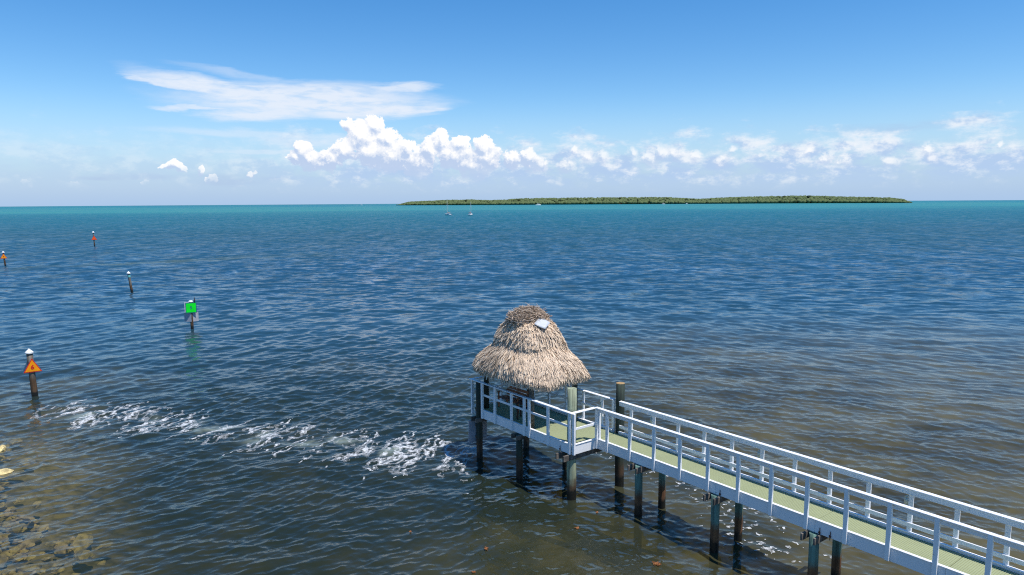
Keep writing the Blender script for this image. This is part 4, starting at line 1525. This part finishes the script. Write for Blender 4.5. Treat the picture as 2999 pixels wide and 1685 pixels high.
GR = 'shore rocks in the shallows'
for (px, py, r_, z_, lab) in ((0, 1306, 0.24, 0.02, 'tan rock breaking the surface at the left edge, the farther of two'), (-2, 1374, 0.26, 0.03, 'tan rock breaking the surface at the left edge, the nearer of two'),
                              (38, 1284, 0.36, -0.42, 'long pale yellow rock just under the surface beyond the others'), (76, 1340, 0.28, -0.32, 'pinkish rock just awash to the right of the two tan rocks'),
                              (42, 1376, 0.27, -0.40, 'flat pale rock sunk beside the nearer tan rock'), (52, 1532, 0.26, -0.26, 'pinkish rock nearly awash among the left shore stones'),
                              (238, 1578, 0.36, -0.85, 'broad yellow green rock standing off from the shore stones'), (243, 1612, 0.27, -0.62, 'orange yellow rock just below the broad green one'),
                              (72, 1502, 0.25, -0.32, 'pale triangular rock at the outer edge of the shore stones'), (306, 1584, 0.17, -0.75, 'small yellow ringed stone farthest from the shore'),
                              (105, 1505 - 40, 0.18, -0.3, 'small pale stone alone beyond the shore stones')):
    x_, y_ = ground_pt(px, py, z_ + 0.2)
    rock(x_, y_, z_, r_, lab, GR, 1.35)
for i in range(150):
    for _try in range(20):
        px = abs(rg.normal(0, 150))
        py = rg.uniform(1270, 1700)
        if px < 45 + max(0, py - 1430) * 1.25:
            break
    px -= 20
    z_ = -0.62 + rg.uniform(-0.15, 0.22) - px * 0.0012
    x_, y_ = ground_pt(px, py, z_)
    rock(x_, y_, z_, 0.07 + 0.17 * rg.random() ** 1.8, 'pale yellow brown stone lying under the clear shallow water at lower left', GR, rg.uniform(1, 1.5))
# the same rubble goes on along the shore
rv, rf, nvx = [], [], 0
src = [(np.array([v.co[:] for v in m_.vertices]), np.array([p_.vertices[:] for p_ in m_.polygons])) for m_ in rock_meshes]
for i in range(90):
    x_, y_ = rg.uniform(-30, -15), rg.uniform(12, 36)
    if x_ + 0.62 * (y_ - 20) > -15.5 or ground_pt(-30, 1500, 0)[0] / ground_pt(-30, 1500, 0)[1] * y_ < x_:
        continue
    V0, F0_ = src[rg.integers(10)]
    r_ = rg.uniform(0.12, 0.42)
    V = V0 * np.array([r_ * 1.3, r_, r_ * 0.8]) + np.array([x_, y_, float(bed_z(np.array(x_), np.array(y_))) + 0.1])
    rv.append(V); rf.append(F0_ + nvx); nvx += len(V)
tag(link('shore_rubble', mesh_np('shore_rubble', np.concatenate(rv), np.concatenate(rf), ROCK)), 'tan rubble of the rocky shore under and beside the shallow water', None, None, 'stuff')

# ------------------------------------------------------------------ drifting seaweed
WEED = plain_mat('brown_seaweed', (0.26, 0.10, 0.03), 0.6, 0.4, 9)
for k_, (px, py, sc, lab) in enumerate(((1922, 1655, 0.26, 'branching brown seaweed tuft drifting below the pier piles'), (1690, 1549, 0.13, 'orange scrap of seaweed left of the walkway piles'),
                                        (1748, 1503, 0.08, 'tiny orange weed scrap between the piles and the hut'), (1424, 1610, 0.14, 'brown weed scrap on dark water below the hut'),
                                        (1387, 1680, 0.10, 'weed scrap at the bottom edge of the view'), (1202, 1556, 0.07, 'small weed speck on open water left of the hut'))):
    x_, y_ = ground_pt(px, py, 0.05)
    sc *= 0.62
    bm = bmesh.new()
    for i in range(16):
        a_ = rg.random() * 6.28
        L_ = sc * rg.uniform(0.5, 1.2)
        c_ = Vector((rg.normal(0, sc * 0.35), rg.normal(0, sc * 0.35), rg.uniform(0, 0.03)))
        d_ = Vector((math.cos(a_), math.sin(a_), rg.normal(0, 0.1))) * L_ * 0.5
        add_tube(bm, c_ - d_, c_ + d_, 0.016, 0.006, 5)
    h_, _a, _b = waves(np.array([x_], np.float32), np.array([y_], np.float32), np.array([0.05], np.float32))
    o2 = link('seaweed_tuft', bm_mesh('seaweed_tuft', bm, WEED), None, (x_, y_, float(h_[0]) + 0.015))
    tag(o2, lab, 'seaweed', 'drifting seaweed')
